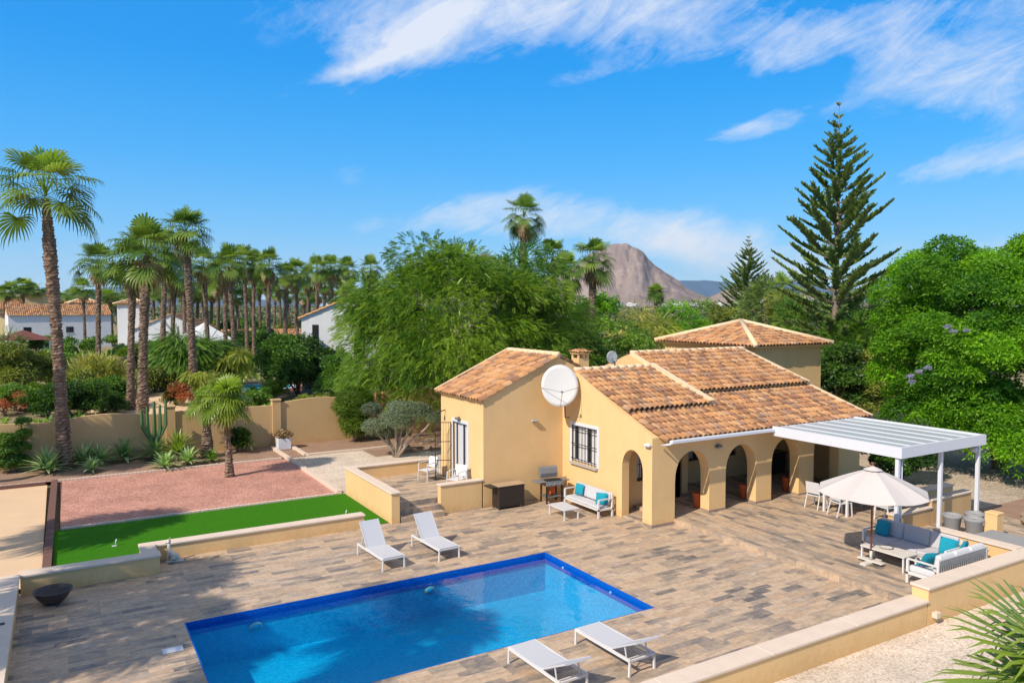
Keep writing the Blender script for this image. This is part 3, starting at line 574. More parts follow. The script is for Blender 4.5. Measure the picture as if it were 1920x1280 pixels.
tiles('roof', Pp(16.12, 17.75), (1, 0, 0), (0, 1, S_), [(0, 0), (10.2, 0), (9.9, 3.4*c_), (0, 3.4*c_)], V_, seed=2)
Lp_ = plane_xy(3.00, S_, 18.0)
tiles('roof', Lp_(16.0, 19.45), (1, 0, 0), (0, 1, S_), [(0, 0), (3.75, 0), (3.6, 3.0*c_), (0, 3.0*c_)], V_, seed=3)
Up = plane_xy(3.03, S_, 18.0); YR = 23.7
tiles('roof', Up(19.75, 20.3), (1, 0, 0), (0, 1, S_), [(0, 0), (6.2, 0), (5.9, (YR-20.3)*c_), (0, (YR-20.3)*c_)], V_, seed=4)
zU = Up(0, YR)[2]; zL = Lp_(0, 22.45)[2]
tiles('roof', (19.75, 28.3, zU-(28.3-YR)*.36), (1, 0, 0), (0, -1, .36), [(0, 0), (6.2, 0), (6.2, 4.86), (0, 4.86)], V_, seed=5)
m = MB(); m.prism([[(22.2, zL-.12), (23.12, zL-.3), (23.12, 3), (22.2, 3)]], fx(16.2), 0, 3.3); m.build('wall', 'stucco', V_)
sA = (5.17-3.72)/(15.62-12.42); dA = math.hypot(1, sA)
tiles('roof', (12.36, 23.02, 3.68), (0, 1, 0), (1, 0, sA), [(0, 0), (3.6, 0), (3.6, 3.25*dA), (0, 3.25*dA)], V_, seed=6)
tiles('roof', (18.7, 23.25, 3.75), (0, 1, 0), (-1, 0, .48), [(0, 0), (3.4, 0), (3.4, 3.4), (0, 3.4)], V_, seed=7, slab=False)
def hip(x0, x1, y0, y1, z, za, par, seed, pitch=.215, row=.36):
    cx, cy = (x0+x1)/2, (y0+y1)/2; cs = [(x0, y0), (x1, y0), (x1, y1), (x0, y1)]
    for i in range(4):
        a, b = cs[i], cs[(i+1) % 4]; mx, my = (a[0]+b[0])/2, (a[1]+b[1])/2; L = math.hypot(b[0]-a[0], b[1]-a[1]); H = math.hypot(cx-mx, cy-my, za-z)
        tiles('roof', (a[0], a[1], z), (b[0]-a[0], b[1]-a[1], 0), (cx-mx, cy-my, za-z), [(0, 0), (L, 0), (L/2, H)], par, pitch, row, seed+i)
    m = MB()
    for a in cs: m.tube([(a[0], a[1], z+.08), (cx, cy, za+.10)], [.12, .12], 8)
    m.build('ridge_cap', 'mortar', par)
hip(26.42, 31.75, 23.42, 30.05, 5.16, 6.15, V_, 20)
def cap_line(a, b, r=.11):
    m = MB(); a, b = Vector(a), Vector(b); n = max(2, int((b-a).length/.38)); 
    for i in range(n): m.tube([a.lerp(b, i/n), a.lerp(b, (i+1.12)/n)], [r*1.08, r*.9], 8)
    m.build('ridge_cap', 'mortar', V_)
cap_line((19.6, YR, zU+.05), (26.0, YR, zU+.05), .09); cap_line((15.62, 23.0, 5.22), (15.62, 26.6, 5.22)); cap_line((16.0, 22.5, zL+.08), (19.6, 22.5, zL+.08), .10)
def verge(a, b, w=.2, h=.13): m = MB(); m.bar(a, b, w, h); m.build('verge', 'mortar', V_)
pa = lambda f, x, y, dz=.05: (f(x, y)[0], f(x, y)[1], f(x, y)[2]+dz)
verge(pa(Pp, 26.38, 17.75), pa(Pp, 26.08, 21.1)); verge(pa(Up, 26.0, 20.3), pa(Up, 25.7, YR)); verge(pa(Lp_, 19.78, 19.45, .08), pa(Lp_, 19.66, 22.55, .08), .26, .16); 
verge((12.36, 26.6, 3.76), (15.62, 26.6, 5.24), .1); verge((19.62, 20.5, 3.95), (19.62, YR, zU+.02), .12, .12)
# gutter, chimney, windows, doors
m = MB(); m.box(16.2, 22.6, 17.58, 17.72, 2.72, 2.83, None, .02); m.tube([(16.22, 17.65, 2.72), (16.22, 18.1, 2.6)], .035, 8); m.build('gutter', 'gutter', V_)
m = MB(); m.box(22.6, 26.4, 17.75, 17.9, 2.66, 2.80); m.build('eave_beam', 'stained_wood', V_)
ch = MB(); ch.box(16.75, 17.22, 23.3, 23.77, 3.8, 5.02); 
for x in (16.75, 17.0, 17.17):
    for y in (23.3, 23.77): ch.box(x-.05 if x > 16.8 else x, x+.05 if x < 17.2 else x, min(y, 23.68) if y > 23.5 else y, y if y > 23.5 else y+.08, 5.02, 5.17)
ch.box(16.70, 17.27, 23.25, 23.82, 5.17, 5.21, None, .02); ch = ch.build('chimney', 'stucco', V_)
tiles('roof', (16.66, 23.2, 5.21), (1, 0, 0), (0, .33, .12), [(0, 0), (.66, 0), (.33, .35)], ch, .17, .18, 41, .03, False); tiles('roof', (16.66, 23.86, 5.21), (0, -1, 0), (.33, 0, .12), [(0, 0), (.66, 0), (.33, .35)], ch, .17, .18, 42, .03, False); tiles('roof', (17.32, 23.2, 5.21), (0, 1, 0), (-.33, 0, .12), [(0, 0), (.66, 0), (.33, .35)], ch, .17, .18, 43, .03, False); tiles('roof', (17.32, 23.86, 5.21), (-1, 0, 0), (0, -.33, .12), [(0, 0), (.66, 0), (.33, .35)], ch, .17, .18, 44, .03, False)
def window(par, org, ax, w, h, name='window', mullions=1, frame='white_paint', bars=True, surround=True, dep=.12, curtain=True, nb=6, out=-1):
    # org: lower left corner on the outer wall face; ax 'x' or 'y' = direction of width; out = sign of the outward normal
    def P(u, d, z):
        return (org[0]+u, org[1]+out*d, org[2]+z) if ax == 'x' else (org[0]+out*d, org[1]+u, org[2]+z)
    def bx(m, u0, u1, d0, d1, z0, z1):
        a = P(u0, d0, z0); b = P(u1, d1, z1); m.box(min(a[0], b[0]), max(a[0], b[0]), min(a[1], b[1]), max(a[1], b[1]), z0+org[2], z1+org[2])
    g = MB(); bx(g, .02, w-.02, -dep-.02, -dep-.01, .02, h-.02); g = g.build(name, 'dark_glass', par)
    f = MB(); t_ = .06
    for a in ((0, t_, 0, h), (w-t_, w, 0, h), (t_, w-t_, 0, t_), (t_, w-t_, h-t_, h)): bx(f, a[0]+.001, a[1]-.001, -dep-.005, -dep+.04, a[2]+.001, a[3]-.001)
    for i in range(mullions): c = w*(i+1)/(mullions+1); bx(f, c-.035, c+.035, -dep-.004, -dep+.035, t_, h-t_)
    f.build('frame', frame, g)
    if curtain:
        for s in (.05, .56): c = MB(); bx(c, w*s, w*(s+.30), -dep-.008, -dep-.003, .06, h-.06); c.build('curtain', 'curtain', g)
    if surround:
        s = MB(); q = .11
        for a in ((-q, 0, -.02, h+q), (w, w+q, -.02, h+q), (0, w, h, h+q)): bx(s, a[0], a[1], -.05, .022, a[2], a[3])
        s.build('surround', 'white_paint', g)
        s = MB(); bx(s, -.04, w+.04, -.02, .10, -.09, -.021); s.build('sill', 'stone_grey', g)
    if bars:
        s = MB()
        for i in range(nb): c = w*(i+.5)/nb; bx(s, c-.008, c+.008, .03, .046, .0, h)
        for z in (.12, h*.5, h-.12): bx(s, .0, w, .026, .05, z-.012, z+.012)
        s.build('grille', 'dark_metal', g)
    return g
window(V_, (15.9, 21.0, 1.40), 'y', 1.5, 1.32, nb=8)
for x0, w in ((17.0, .85),): window(V_, (x0, 20.2, .95), 'x', w, 1.2, surround=False, frame='stained_wood', nb=5)
for x0 in (20.75, 22.4): window(V_, (x0, 21.6, 1.0), 'x', .9, 1.2, surround=False, frame='stained_wood', nb=5)
window(V_, (19.15, 21.6, .17), 'x', .8, 2.03, 'door', 1, 'stained_wood', False, False)
window(V_, (12.56, 24.3, .5), 'y', 1.15, 2.22, 'door', 1, 'white_paint', False, True)
# opened security grille leaf beside the annex door
for y0, ang, w in ((25.52, 62, .6), (24.26, 20, .0)):
    if w:
        s = MB(); s.box(0, .03, -.015, .015, 0, 2.15); s.box(w-.03, w, -.015, .015, 0, 2.15)
        for z in (0, .7, 1.4, 2.12): s.box(.03, w-.03, -.012, .012, z, z+.025)
        for i in range(5): s.box(.08+i*.1, .092+i*.1, -.008, .008, .02, 2.12)
        o = s.build('grille_door', 'dark_metal', V_); o.location = (12.5, y0, .52); o.rotation_euler = (0, 0, rad(180-ang+35))
def lampbox(loc, d, mat='stone_grey', name='wall_lamp'):
    m = MB(); m.box(-.13, .13, -.1, .02, -.04, .03, None, .02); m.box(-.05, .05, -.02, .03, -.07, .06); o = m.build(name, mat, V_); o.location = loc; o.rotation_euler = (0, 0, d)
lampbox((14.62, 23.06, 2.88), 0); lampbox((18.72, YF-.04, 2.35), 0, 'grill_grey'); lampbox((12.50, 24.9, 2.88), -PI/2, 'grill_grey'); lampbox((15.86, 18.3, 2.62), -PI/2, 'white_paint', 'flood_light')
m = MB(); m.tube([(12.3, 26.1, 3.0), (12.54, 26.1, 3.05)], .02, 6); m.lathe([(.01, .06), (.07, .02), (.08, -.06), (.04, -.1)], (12.28, 26.1, 3.0), 10); m.build('wall_lamp', 'dark_metal', V_)
m = MB(); m.lathe([(.01, .1), (.13, .05), (.16, -.02), (.10, -.08), (.01, -.1)], (17.3, 19.6, 2.3), 14); m.tube([(17.3, 19.6, 2.4), (17.3, 19.6, 2.62)], .012, 5); m.build('ceiling_lamp', 'dish_white', V_)
# satellite dishes
def dish(label, loc, rz, tilt, w, h, pole, mat='dish_white', grp=None):
    t = thing('satellite_dish', label, 'satellite dish', loc, rz)
    M = Matrix.Rotation(tilt, 4, 'X'); m = MB(); vs = []; fs = []; n = 36; rr = 6
    for s_ in (0, 1):
        for i in range(rr+1):
            r = i/rr
            for k in range(n): a = 2*PI*k/n; vs.append(M @ Vector((r*w/2*math.cos(a), -.06*(r*r-1)*w*.5+(.012 if s_ else 0), r*h/2*math.sin(a))))
    for s_ in (0, 1):
        b = s_*(rr+1)*n
        for i in range(rr):
            for k in range(n): j = (k+1) % n; fs.append((b+i*n+k, b+i*n+j, b+i*n+n+j, b+i*n+n+k))
    b = (rr+1)*n
    for k in range(n): j = (k+1) % n; fs.append((rr*n+k, rr*n+j, b+rr*n+j, b+rr*n+k))
    m.add(vs, fs, True); m.build('reflector', mat, t)
    m = MB(); f = M @ Vector((0, -w*.52, -h*.22)); 
    for p in ((-w/2, 0, -.05*h), (w/2, 0, -.05*h), (0, 0, -h/2)): m.tube([M @ Vector(p), f], .009, 5)
    m.build('feed_arm', 'grey_metal', t); m = MB(); m.tube([f, f+M @ Vector((0, .12, .04))], .035, 8); m.build('receiver', 'grill_grey', t)
    m = MB(); m.tube(pole, .03, 8); m.build('mast', 'grey_metal', t); return t
dish('large oval white satellite dish in the corner of the villa', (15.18, 22.25, 4.18), rad(-28), rad(-14), 1.32, 1.5, [(0, .04, -.1), (.2, .42, -.2), (.25, .45, -1.2), (.45, .8, -1.25)])
dish('small grey round satellite dish on its post above the ridge', (17.9, 22.75, 5.06), rad(-38), rad(-12), .42, .50, [(0, .06, 0), (.1, .1, -.2), (.1, .1, -.75)], 'grey_metal')
# pergola
t = thing('pergola', 'white metal pergola with glazed roof beside the arched porch', 'pergola', (0, 0, 0))
m = MB(); x0, x1, y0, y1 = 20.85, 25.35, 13.05, 17.7
m.box(x0, x1, y0, y0+.1, 2.58, 2.9); m.box(x0, x0+.1, y0+.1, y1, 2.58, 2.9); m.box(x1-.1, x1, y0+.1, y1, 2.58, 2.9); m.box(x0+.1, x1-.1, y1-.1, y1, 2.62, 2.86); m.build('fascia', 'white_paint', t)
for i in range(1, 6): x = x0+(x1-x0)*i/6; m = MB(); m.box(x-.032, x+.032, y0+.1, y1-.1, 2.80, 2.875); m.build('rafter', 'white_paint', t)
for i in range(6): a = x0+(x1-x0)*i/6; m = MB(); m.box(a+(.1 if i == 0 else .04), a+(x1-x0)/6-(.1 if i == 5 else .04), y0+.1, y1-.1, 2.84, 2.855); m.build('roof_panel', 'panel', t)
for x in (x0+.11, 23.15, x1-.11): m = MB(); m.box(x-.055, x+.055, y0+.13, y0+.24, .1 if x < 25 else -.1, 2.6, None, .01); m.build('post', 'white_paint', t)
m = MB(); m.tube([(x0+.32, y0+.2, .16), (x0+.32, y0+.2, 2.58)], .035, 8); m.build('drain_pipe', 'white_paint', t)
m = MB(); m.tube([(x1-.32, y0+.12, 2.42), (x1-.32, y0+.3, 2.42)], .09, 12); m.build('lamp', 'dish_white', t)
# ================================================================== FURNITURE
def lounger(label, x, y, rz, ang):
    t = thing('sun_lounger', label, 'sun lounger', (x, y, 0), rz, 'sun loungers around the pool'); w, L, h, hy = .62, 1.70, .33, 1.12
    m = MB()
    for s in (-1, 1): m.box(s*w/2-.02, s*w/2+.02, 0, L, h-.05, h)
    for y_ in (0., L-.04, hy-.02): m.box(-w/2+.02, w/2-.02, y_+.001, y_+.04, h-.048, h-.012)
    m.build('frame', 'white_metal', t)
    for s in (-1, 1):
        for y_ in (.0, L-.04): m = MB(); m.bar((s*(w/2+.008), y_+.02, 0), (s*(w/2-.003), y_+.02, h-.051), .032, .045); m.build('leg', 'white_metal', t)
    m = MB(); vs = []; n = 8
    for i in range(n+1): y_ = .02+(hy-.02)*i/n; z = h+.012-.018*math.sin(PI*i/n); vs += [(-w/2+.02, y_, z), (w/2-.02, y_, z), (w/2-.02, y_, z-.012), (-w/2+.02, y_, z-.012)]
    fs = [(4*i+a, 4*i+b, 4*i+4+b, 4*i+4+a) for i in range(n) for a, b in ((0, 1), (1, 2), (2, 3), (3, 0))]+[(3, 2, 1, 0), (4*n, 4*n+1, 4*n+2, 4*n+3)]; m.add(vs, fs); m.build('seat_sling', 'sling', t)
    M = Matrix.Translation((0, hy, h))@Matrix.Rotation(ang, 4, 'X'); bl = .80; m = MB(); m.box(-w/2+.05, w/2-.05, .0, bl, .0, .014, M)
    for s in (-1, 1): m.box(s*(w/2-.035)-.015, s*(w/2-.035)+.015, .0, bl, -.012, .022, M)
    m.box(-w/2+.05, w/2-.05, bl-.03, bl, -.02, -.001, M); m.build('backrest', 'sling', t)
    m = MB(); e = M @ Vector((0, bl*.5, -.02))
    for s in (-1, 1): m.bar((s*(w/2-.05), e.y, e.z), (s*(w/2-.05), min(L-.05, hy+.42), h-.06), .02)
    m.bar((-w/2+.03, min(L-.05, hy+.42), h-.06), (w/2-.03, min(L-.05, hy+.42), h-.06), .02); m.build('support', 'white_metal', t); return t
lounger('white lounger behind the pool at left, back raised, nearer the long low wall', 7.5, 18.78, rad(3.5), rad(50))
lounger('white lounger behind the pool at right, back raised, near the terrace steps', 9.12, 18.74, rad(3), rad(50))
lounger('right hand lounger on near side of pool seen from behind, back half raised', 9.36, 12.68, PI+rad(2), rad(27))
lounger('left hand lounger on near side of pool seen from behind, cut by photo edge', 7.74, 12.66, PI+rad(2), rad(27))
def puff(w, d, h, nx=8, ny=8, e=.45):        # soft cushion lying in xy, thickness h
    m = MB(); vs = []; fs = []
    for s in (1, -1):
        for j in range(ny+1):
            for i in range(nx+1):
                u, v = 2*i/nx-1, 2*j/ny-1; k = ((1-abs(u)**3)*(1-abs(v)**3))**e; q = 1-.05*(1-abs(u*v)); vs.append((u*w/2*(1-.06*(1-abs(u))*abs(v)), v*d/2*(1-.06*(1-abs(v))*abs(u)), s*h/2*k))
    n = (nx+1)*(ny+1)
    for s in (0, 1):
        for j in range(ny):
            for i in range(nx): a = s*n+j*(nx+1)+i; fs.append((a, a+1, a+nx+2, a+nx+1))
    return m.add(vs, fs, True)
def pillow(label, loc, rot, w=.42, mat='teal'):
    o = puff(w, w, .15).build('cushion', mat); o.location = loc; o.rotation_euler = rot; return tag(o, label, 'cushion', 'teal scatter cushions')
def sofa(label, loc, rz, L, n, cmat, dep=.82, legs=.22, rope=False, slim=False, grp='garden sofas'):
    # local: seat faces -Y, back at +Y, length along X centred
    t = thing('garden_sofa', label, 'sofa', loc, rz, grp); ah = .60; m = MB(); f = .028
    m.box(-L/2, L/2, -dep/2, dep/2, legs, legs+.05)
    for s in (-1, 1):
        for y_ in (-dep/2+f, dep/2-f): pass
        m.bar((s*(L/2-f), -dep/2+f, ah), (s*(L/2-f), dep/2-f, ah), .05, .035)
    m.box(-L/2+.06, L/2-.06, dep/2-.05, dep/2, .74, .78); m.build('frame', 'white_metal', t)
    for s in (-1, 1):
        for y_, h in ((-dep/2+f, ah-.018), (dep/2-f, .78)):
            m = MB(); m.box(s*(L/2-f)-f, s*(L/2-f)+f, y_-f, y_+f, 0, h); m.build('leg', 'white_metal', t)
    ch = .08 if slim else .15
    for i in range(n):
        a = -L/2+.07+(L-.14)*i/n; b = a+(L-.14)/n-.008
        m = MB(); m.box(a, b, -dep/2+.02, dep/2-.16, legs+.052, legs+.052+ch, None, .035); m.build('seat_cushion', cmat, t)
        m = MB(); m.box(a, b, 0, .06 if slim else .14, 0, .42 if slim else .44, Matrix.Translation((0, dep/2-(.14 if slim else .22), legs+.052+ch+.002))@Matrix.Rotation(rad(-9), 4, 'X'), .04); m.build('back_cushion', cmat, t)
    if rope:
        m = MB(); k = int(L/.10)
        for i in range(k):
            x = -L/2+.08+(L-.16)*i/k
            m.bar((x, dep/2-.02, legs+.05), (x+.09, dep/2+.0, .745), .02, .014); m.bar((x+.09, dep/2+.004, legs+.05), (x, dep/2-.012, .745), .02, .014)
        m.build('rope_back', 'wicker', t)
    return t
sofa('long white-framed sofa with grey cushions beside umbrella', (19.6, 11.95, .16), rad(-90), 2.35, 3, 'cushion')
sofa('white sofa with roped back against the front wall', (18.98, 10.62, .16), rad(180), 2.15, 3, 'white_cushion', rope=True)
sofa('slim white sofa under the barred window by villa wall', (15.42, 20.88, 0), rad(-90), 2.0, 3, 'sling', .62, .24, slim=True)
pillow('dark teal cushion at the far end of the long grey sofa', (19.72, 12.86, .78), (rad(72), 0, rad(-95))); pillow('teal cushion at the near end of the long grey sofa, tilted', (19.7, 11.0, .77), (rad(70), rad(10), rad(-55)))
pillow('bright teal cushion on the roped sofa, left end', (18.2, 10.62, .80), (rad(60), 0, rad(160))); pillow('small teal cushion lying on seat of the roped sofa', (18.3, 10.85, .50), (rad(20), 0, rad(20)), .34); pillow('teal cushion at the right end of the roped sofa', (19.75, 10.66, .80), (rad(66), 0, rad(200)))
pillow('turquoise cushion at the left end of the slim sofa', (15.50, 21.5, .60), (rad(74), 0, rad(-80)), .38); pillow('turquoise cushion at the right end of the slim sofa', (15.42, 20.12, .58), (rad(70), 0, rad(-50)), .38)
def table(label, loc, rz, w, d, h, mat='cap', leg=.04, name='low_table', tt=.04):
    t = thing(name, label, 'table', loc, rz); m = MB(); m.box(-w/2, w/2, -d/2, d/2, h-tt, h, None, .008); m.build('tabletop', mat, t)
    for a in (-1, 1):
        for b in (-1, 1): m = MB(); m.box(a*(w/2-leg)-leg/2, a*(w/2-leg)+leg/2, b*(d/2-leg)-leg/2, b*(d/2-leg)+leg/2, 0, h-tt-.001); m.build('leg', 'white_metal', t)
    return t
table('white low table with grey top in front of slim sofa', (14.28, 20.68, 0), rad(0), .62, .95, .36, 'sling'); table('low white coffee table between the umbrella and grey sofa', (18.72, 12.02, .16), rad(0), .62, 1.25, .42, 'pale_stone')
table('small glass side table at end of the roped sofa', (20.45, 10.75, .16), 0, .5, .5, .5, 'panel')
table('long white dining table under the pergola', (22.75, 15.9, .16), rad(90), 1.0, 2.0, .74, 'white_paint', .07, 'dining_table')
m = MB(); m.lathe([(.01, .0), (.12, .0), (.17, .03), (.18, .035), (.12, .015), (.01, .012)], (0, 0, 0), 18); o = m.build('plate', 'pale_stone'); o.location = (18.74, 12.1, .583); tag(o, 'pale round dish on the low coffee table', 'dish')
def chair(label, x, y, z, rz, arm=False, grp='white dining chairs under the pergola', lean=10, sh=.45):
    t = thing('garden_chair', label, 'chair', (x, y, z), rz, grp); w = .5; m = MB(); m.box(-w/2, w/2, -.24, .24, sh-.025, sh, None, .008); m.build('seat', 'white_cushion', t)
    M = Matrix.Translation((0, .22, sh))@Matrix.Rotation(rad(-lean), 4, 'X'); m = MB(); m.box(-w/2+.02, w/2-.02, -.012, .012, .06, .46, M, .006); m.build('backrest', 'white_cushion', t)
    for a in (-1, 1):
        m = MB(); m.bar((a*(w/2-.01), -.24, 0), (a*(w/2-.02), -.21, sh-.026 if not arm else .64), .028, .034); m.build('leg', 'white_metal', t)
        m = MB(); m.bar((a*(w/2-.01), .34, 0), (a*(w/2-.02), .215, sh), .028, .034); m.bar((a*(w/2-.02), .215, sh), M @ Vector((a*(w/2-.02), 0, .46)), .026, .03); m.build('leg', 'white_metal', t)
        if arm: m = MB(); m.bar((a*(w/2-.02), -.22, .65), (a*(w/2-.02), .26, .66), .04, .022); m.build('armrest', 'white_metal', t)
    return t
chair('white dining chair at the near left corner of the table, back turned to viewer', 21.85, 15.72, .16, rad(75)); chair('white dining chair at far left end of the table beside the porch pier', 22.0, 16.75, .16, rad(95))
chair('white dining chair at the near end of the table behind umbrella', 22.6, 14.62, .16, rad(175)); chair('white dining chair on the far side of the table, near the pergola post', 23.6, 15.3, .16, rad(-90)); chair('white dining chair on the far side of the table by the dark grill', 23.6, 16.3, .16, rad(-85))
chair('white garden armchair on the side terrace, nearer the low wall', 11.95, 24.0, .5, rad(-60), True, 'armchairs on the side terrace', 22, .4); chair('white garden armchair on the side terrace by the opened grille door', 11.7, 25.9, .5, rad(-70), True, 'armchairs on the side terrace', 22, .4)
# umbrella
t = thing('sun_umbrella', 'large beige canopy umbrella on a wooden pole over lounge', 'umbrella', (18.42, 12.32, .16)); m = MB(); n = 8; Rr = 1.42; vs = []; fs = []; K = 6
for s in (0, 1):
    for i in range(K+1):
        r = .16+(Rr-.16)*i/K; z = 2.50-(.56*(i/K)**1.12)-.012*s
        for k in range(n*4):
            a = 2*PI*k/(n*4)+.2; f = abs(((k % 4)/4)-.0); sag = math.sin(PI*(k % 4)/4); rr = r*(1-.075*sag); vs.append((rr*math.cos(a), rr*math.sin(a), z-.055*sag*(i/K)))
for s in (0, 1):
    for i in range(K):
        for k in range(n*4): j = (k+1) % (n*4); b = s*(K+1)*n*4; fs.append((b+i*n*4+k, b+i*n*4+j, b+(i+1)*n*4+j, b+(i+1)*n*4+k))
b = (K+1)*n*4
for k in range(n*4): j = (k+1) % (n*4); fs.append((K*n*4+k, K*n*4+j, b+K*n*4+j, b+K*n*4+k))
m.add(vs, fs, False); can = m.build('canopy', 'umbrella_cloth', t)
m = MB(); n2 = 16; m.add([(0, 0, 2.62)]+[(.24*math.cos(2*PI*k/n2)*(1 if k % 2 else .94), .24*math.sin(2*PI*k/n2)*(1 if k % 2 else .94), 2.515) for k in range(n2)], [(0, 1+k, 1+(k+1) % n2) for k in range(n2)]); m.build('vent', 'umbrella_cloth', can)
m = MB(); m.tube([(0, 0, .02), (0, 0, 2.66)], .026, 10); m.tube([(0, 0, 2.66), (0, 0, 2.71)], [.03, .012], 8); m.build('pole', 'wood', t)
for k in range(8): a = 2*PI*k/8+.2; m = MB(); m.bar((0.03*math.cos(a), .03*math.sin(a), 2.44), (Rr*.98*math.cos(a), Rr*.98*math.sin(a), 1.91), .018, .022); m.bar((0.03*math.cos(a), .03*math.sin(a), 1.85), (.62*math.cos(a), .62*math.sin(a), 2.22), .016, .018); m.build('rib', 'wood', t)
m = MB(); m.box(-.36, .36, -.09, .09, 0, .06, None, .01); m.box(-.09, .09, -.36, .36, .0601, .10, None, .01); m.tube([(0, 0, .1), (0, 0, .34)], .038, 10); m.build('base', 'pale_stone', t)
# storage cart and barbecue by the gable wall
t = thing('storage_cart', 'dark brown plastic serving cart with tan top by wall', 'cart', (13.32, 22.68, 0)); m = MB(); m.box(-.52, .52, -.24, .24, .08, .80, None, .015)
for i in range(11): m.box(-.50+i*.092, -.50+i*.092+.075, -.252, -.238, .12, .76)
m.build('cabinet', 'brown_plastic', t); m = MB(); m.box(-.56, .56, -.27, .27, .801, .83, None, .01); m.build('tabletop', 'tan_top', t)
for s in (-1,): m = MB(); m.box(-.86, -.565, -.25, .25, .79, .825, None, .01); m.build('side_shelf', 'brown_plastic', t)
for x in (-.48, .48):
    for y in (-.2, .2): m = MB(); m.tube([(x, y, 0), (x, y, .079)], .035, 8); m.build('wheel', 'dark_metal', t)
t = thing('gas_barbecue', 'gas barbecue with open grey lid and side shelf', 'barbecue', (15.0, 22.5, 0), rad(-6))
m = MB(); m.box(-.33, .33, -.26, .26, .62, .80, None, .02); m.build('firebox', 'grill_grey', t)
m = MB(); M = Matrix.Translation((0, .24, .82)); prof = [(0, 0), (.30, .0), (.36, .16), (.28, .34), (.10, .40), (0, .34)]
vs = [(x, .24-.0-p*.55+.12, .84+q) for x in (-.34, .34) for p, q in prof]; k = len(prof); m.add(vs, [tuple(range(k-1, -1, -1)), tuple(range(k, 2*k))]+[(i, (i+1) % k, (i+1) % k+k, i+k) for i in range(k)]); m.build('lid', 'grey_metal', t)
m = MB(); m.box(-.30, .30, -.24, .03, .801, .83)
for i in range(12): m.box(-.29+i*.05, -.275+i*.05, -.24, .02, .83, .84)
m.build('grate', 'dark_metal', t); m = MB(); m.box(-.72, -.34, -.24, .22, .77, .80, None, .01); m.build('side_shelf', 'grey_metal', t); m = MB(); m.box(.34, .62, -.24, .22, .77, .80, None, .01); m.build('side_shelf', 'grill_grey', t)
m = MB(); m.box(-.33, .33, -.285, -.262, .64, .76); [m.tube([(x, -.285, .70), (x, -.32, .70)], .03, 10) for x in (-.2, 0, .2)]; m.build('control_panel', 'grey_metal', t)
for x in (-.3, .3):
    for y in (-.22, .22): m = MB(); m.box(x-.025, x+.025, y-.025, y+.025, .0, .619); m.build('leg', 'dark_metal', t)
m = MB(); m.box(-.32, .32, -.24, .24, .22, .25); m.build('lower_shelf', 'grill_grey', t); m = MB(); m.lathe([(.01, .0), (.13, .02), (.15, .12), (.15, .34), (.08, .42), (.02, .44)], (.0, .05, .251), 14); m.build('gas_bottle', 'terracotta', t)
# porch things
t = thing('kettle_grill', 'black covered grill standing in the porch shade', 'grill', (24.35, 19.3, .16)); m = MB(); m.lathe([(.01, .55), (.30, .6), (.38, .8), (.40, 1.0), (.38, 1.15), (.2, 1.28), (.01, 1.3)], (0, 0, 0), 16); m.build('cover', 'black_pot', t)
for k in range(3): m = MB(); m.tube([(.28*math.cos(k*2.1), .28*math.sin(k*2.1), 0), (.12*math.cos(k*2.1), .12*math.sin(k*2.1), .62)], .02, 6); m.build('leg', 'dark_metal', t)
t = thing('side_cabinet', 'dark low cabinet against the back wall of porch', 'cabinet', (24.9, 21.2, .16)); m = MB(); m.box(-.55, .55, -.3, .3, .05, .85, None, .02); m.build('body', 'brown_plastic', t); m = MB(); m.box(-.6, .6, -.34, .34, .851, .89); m.build('top', 'dark_metal', t)
def pot(name, label, loc, prof, mat, plantcol=None, cat='pot', grp=None, ph=.5, pr=.3):
    t = thing(name, label, cat, loc, 0, grp); m = MB(); m.lathe(prof, (0, 0, 0), 20); m.build('pot', mat, t)
    m = MB(); r = prof[-1][0]; m.lathe([(.001, prof[-1][1]-.04), (r, prof[-1][1]-.04)], (0, 0, 0), 16); m.build('soil', 'soil', t)
    if plantcol: foliage('foliage', [(np.array([0, 0, prof[-1][1]+ph*.5]), pr)], 90, CL, .16, plantcol, int(loc[0]*100), t)
    return t
PP = [(.01, 0), (.13, 0), (.15, .02), (.18, .44), (.20, .46), (.20, .52), (.18, .52), (.17, .46)]
pot('terracotta_planter', 'terracotta planter tucked behind the first porch pier', (18.53, 18.82, .16), PP, 'terracotta', grp='terracotta planters behind the porch piers'); pot('terracotta_planter', 'terracotta planter tucked behind the second porch pier', (20.80, 18.85, .16), PP, 'terracotta', grp='terracotta planters behind the porch piers'); pot('terracotta_planter', 'terracotta planter tucked behind the third porch pier', (23.03, 18.85, .16), PP, 'terracotta', grp='terracotta planters behind the porch piers')
GP = [(.01, 0), (.17, 0), (.19, .02), (.25, .42), (.27, .44), (.27, .5), (.22, .5), (.20, .42)]
for i, (x, y, l) in enumerate(((23.0, 12.75, 'grey woven planter closest to the middle pergola post'), (23.15, 12.2, 'grey woven planter in the middle of the group of three'), (23.75, 12.5, 'grey woven planter closest to the corner pergola post'))):
    t = pot('grey_planter', l, (x, y, .16), [(a, b*1.15) for a, b in GP], 'wicker', grp='grey planters at the terrace corner')
m = MB(); m.lathe([(.01, 0), (.16, .0), (.19, .02), (.32, .16), (.40, .30), (.42, .33), (.39, .335), (.36, .30), (.28, .15), (.01, .08)], (0, 0, 0), 32); o = m.build('garden_bowl', 'bowl_brown'); o.location = (-.28, 20.72, 0); tag(o, 'wide dark brown bowl on the deck near the wall corner', 'bowl')
t = thing('garden_statue', 'slender white stone animal statue seated by low wall', 'statue', (2.5, 22.50, 0), rad(-15)); t.scale = (.8, .8, .85)
m = MB(); m.box(-.17, .38, -.12, .12, 0, .05, None, .015); m.build('base', 'pale_stone', t)
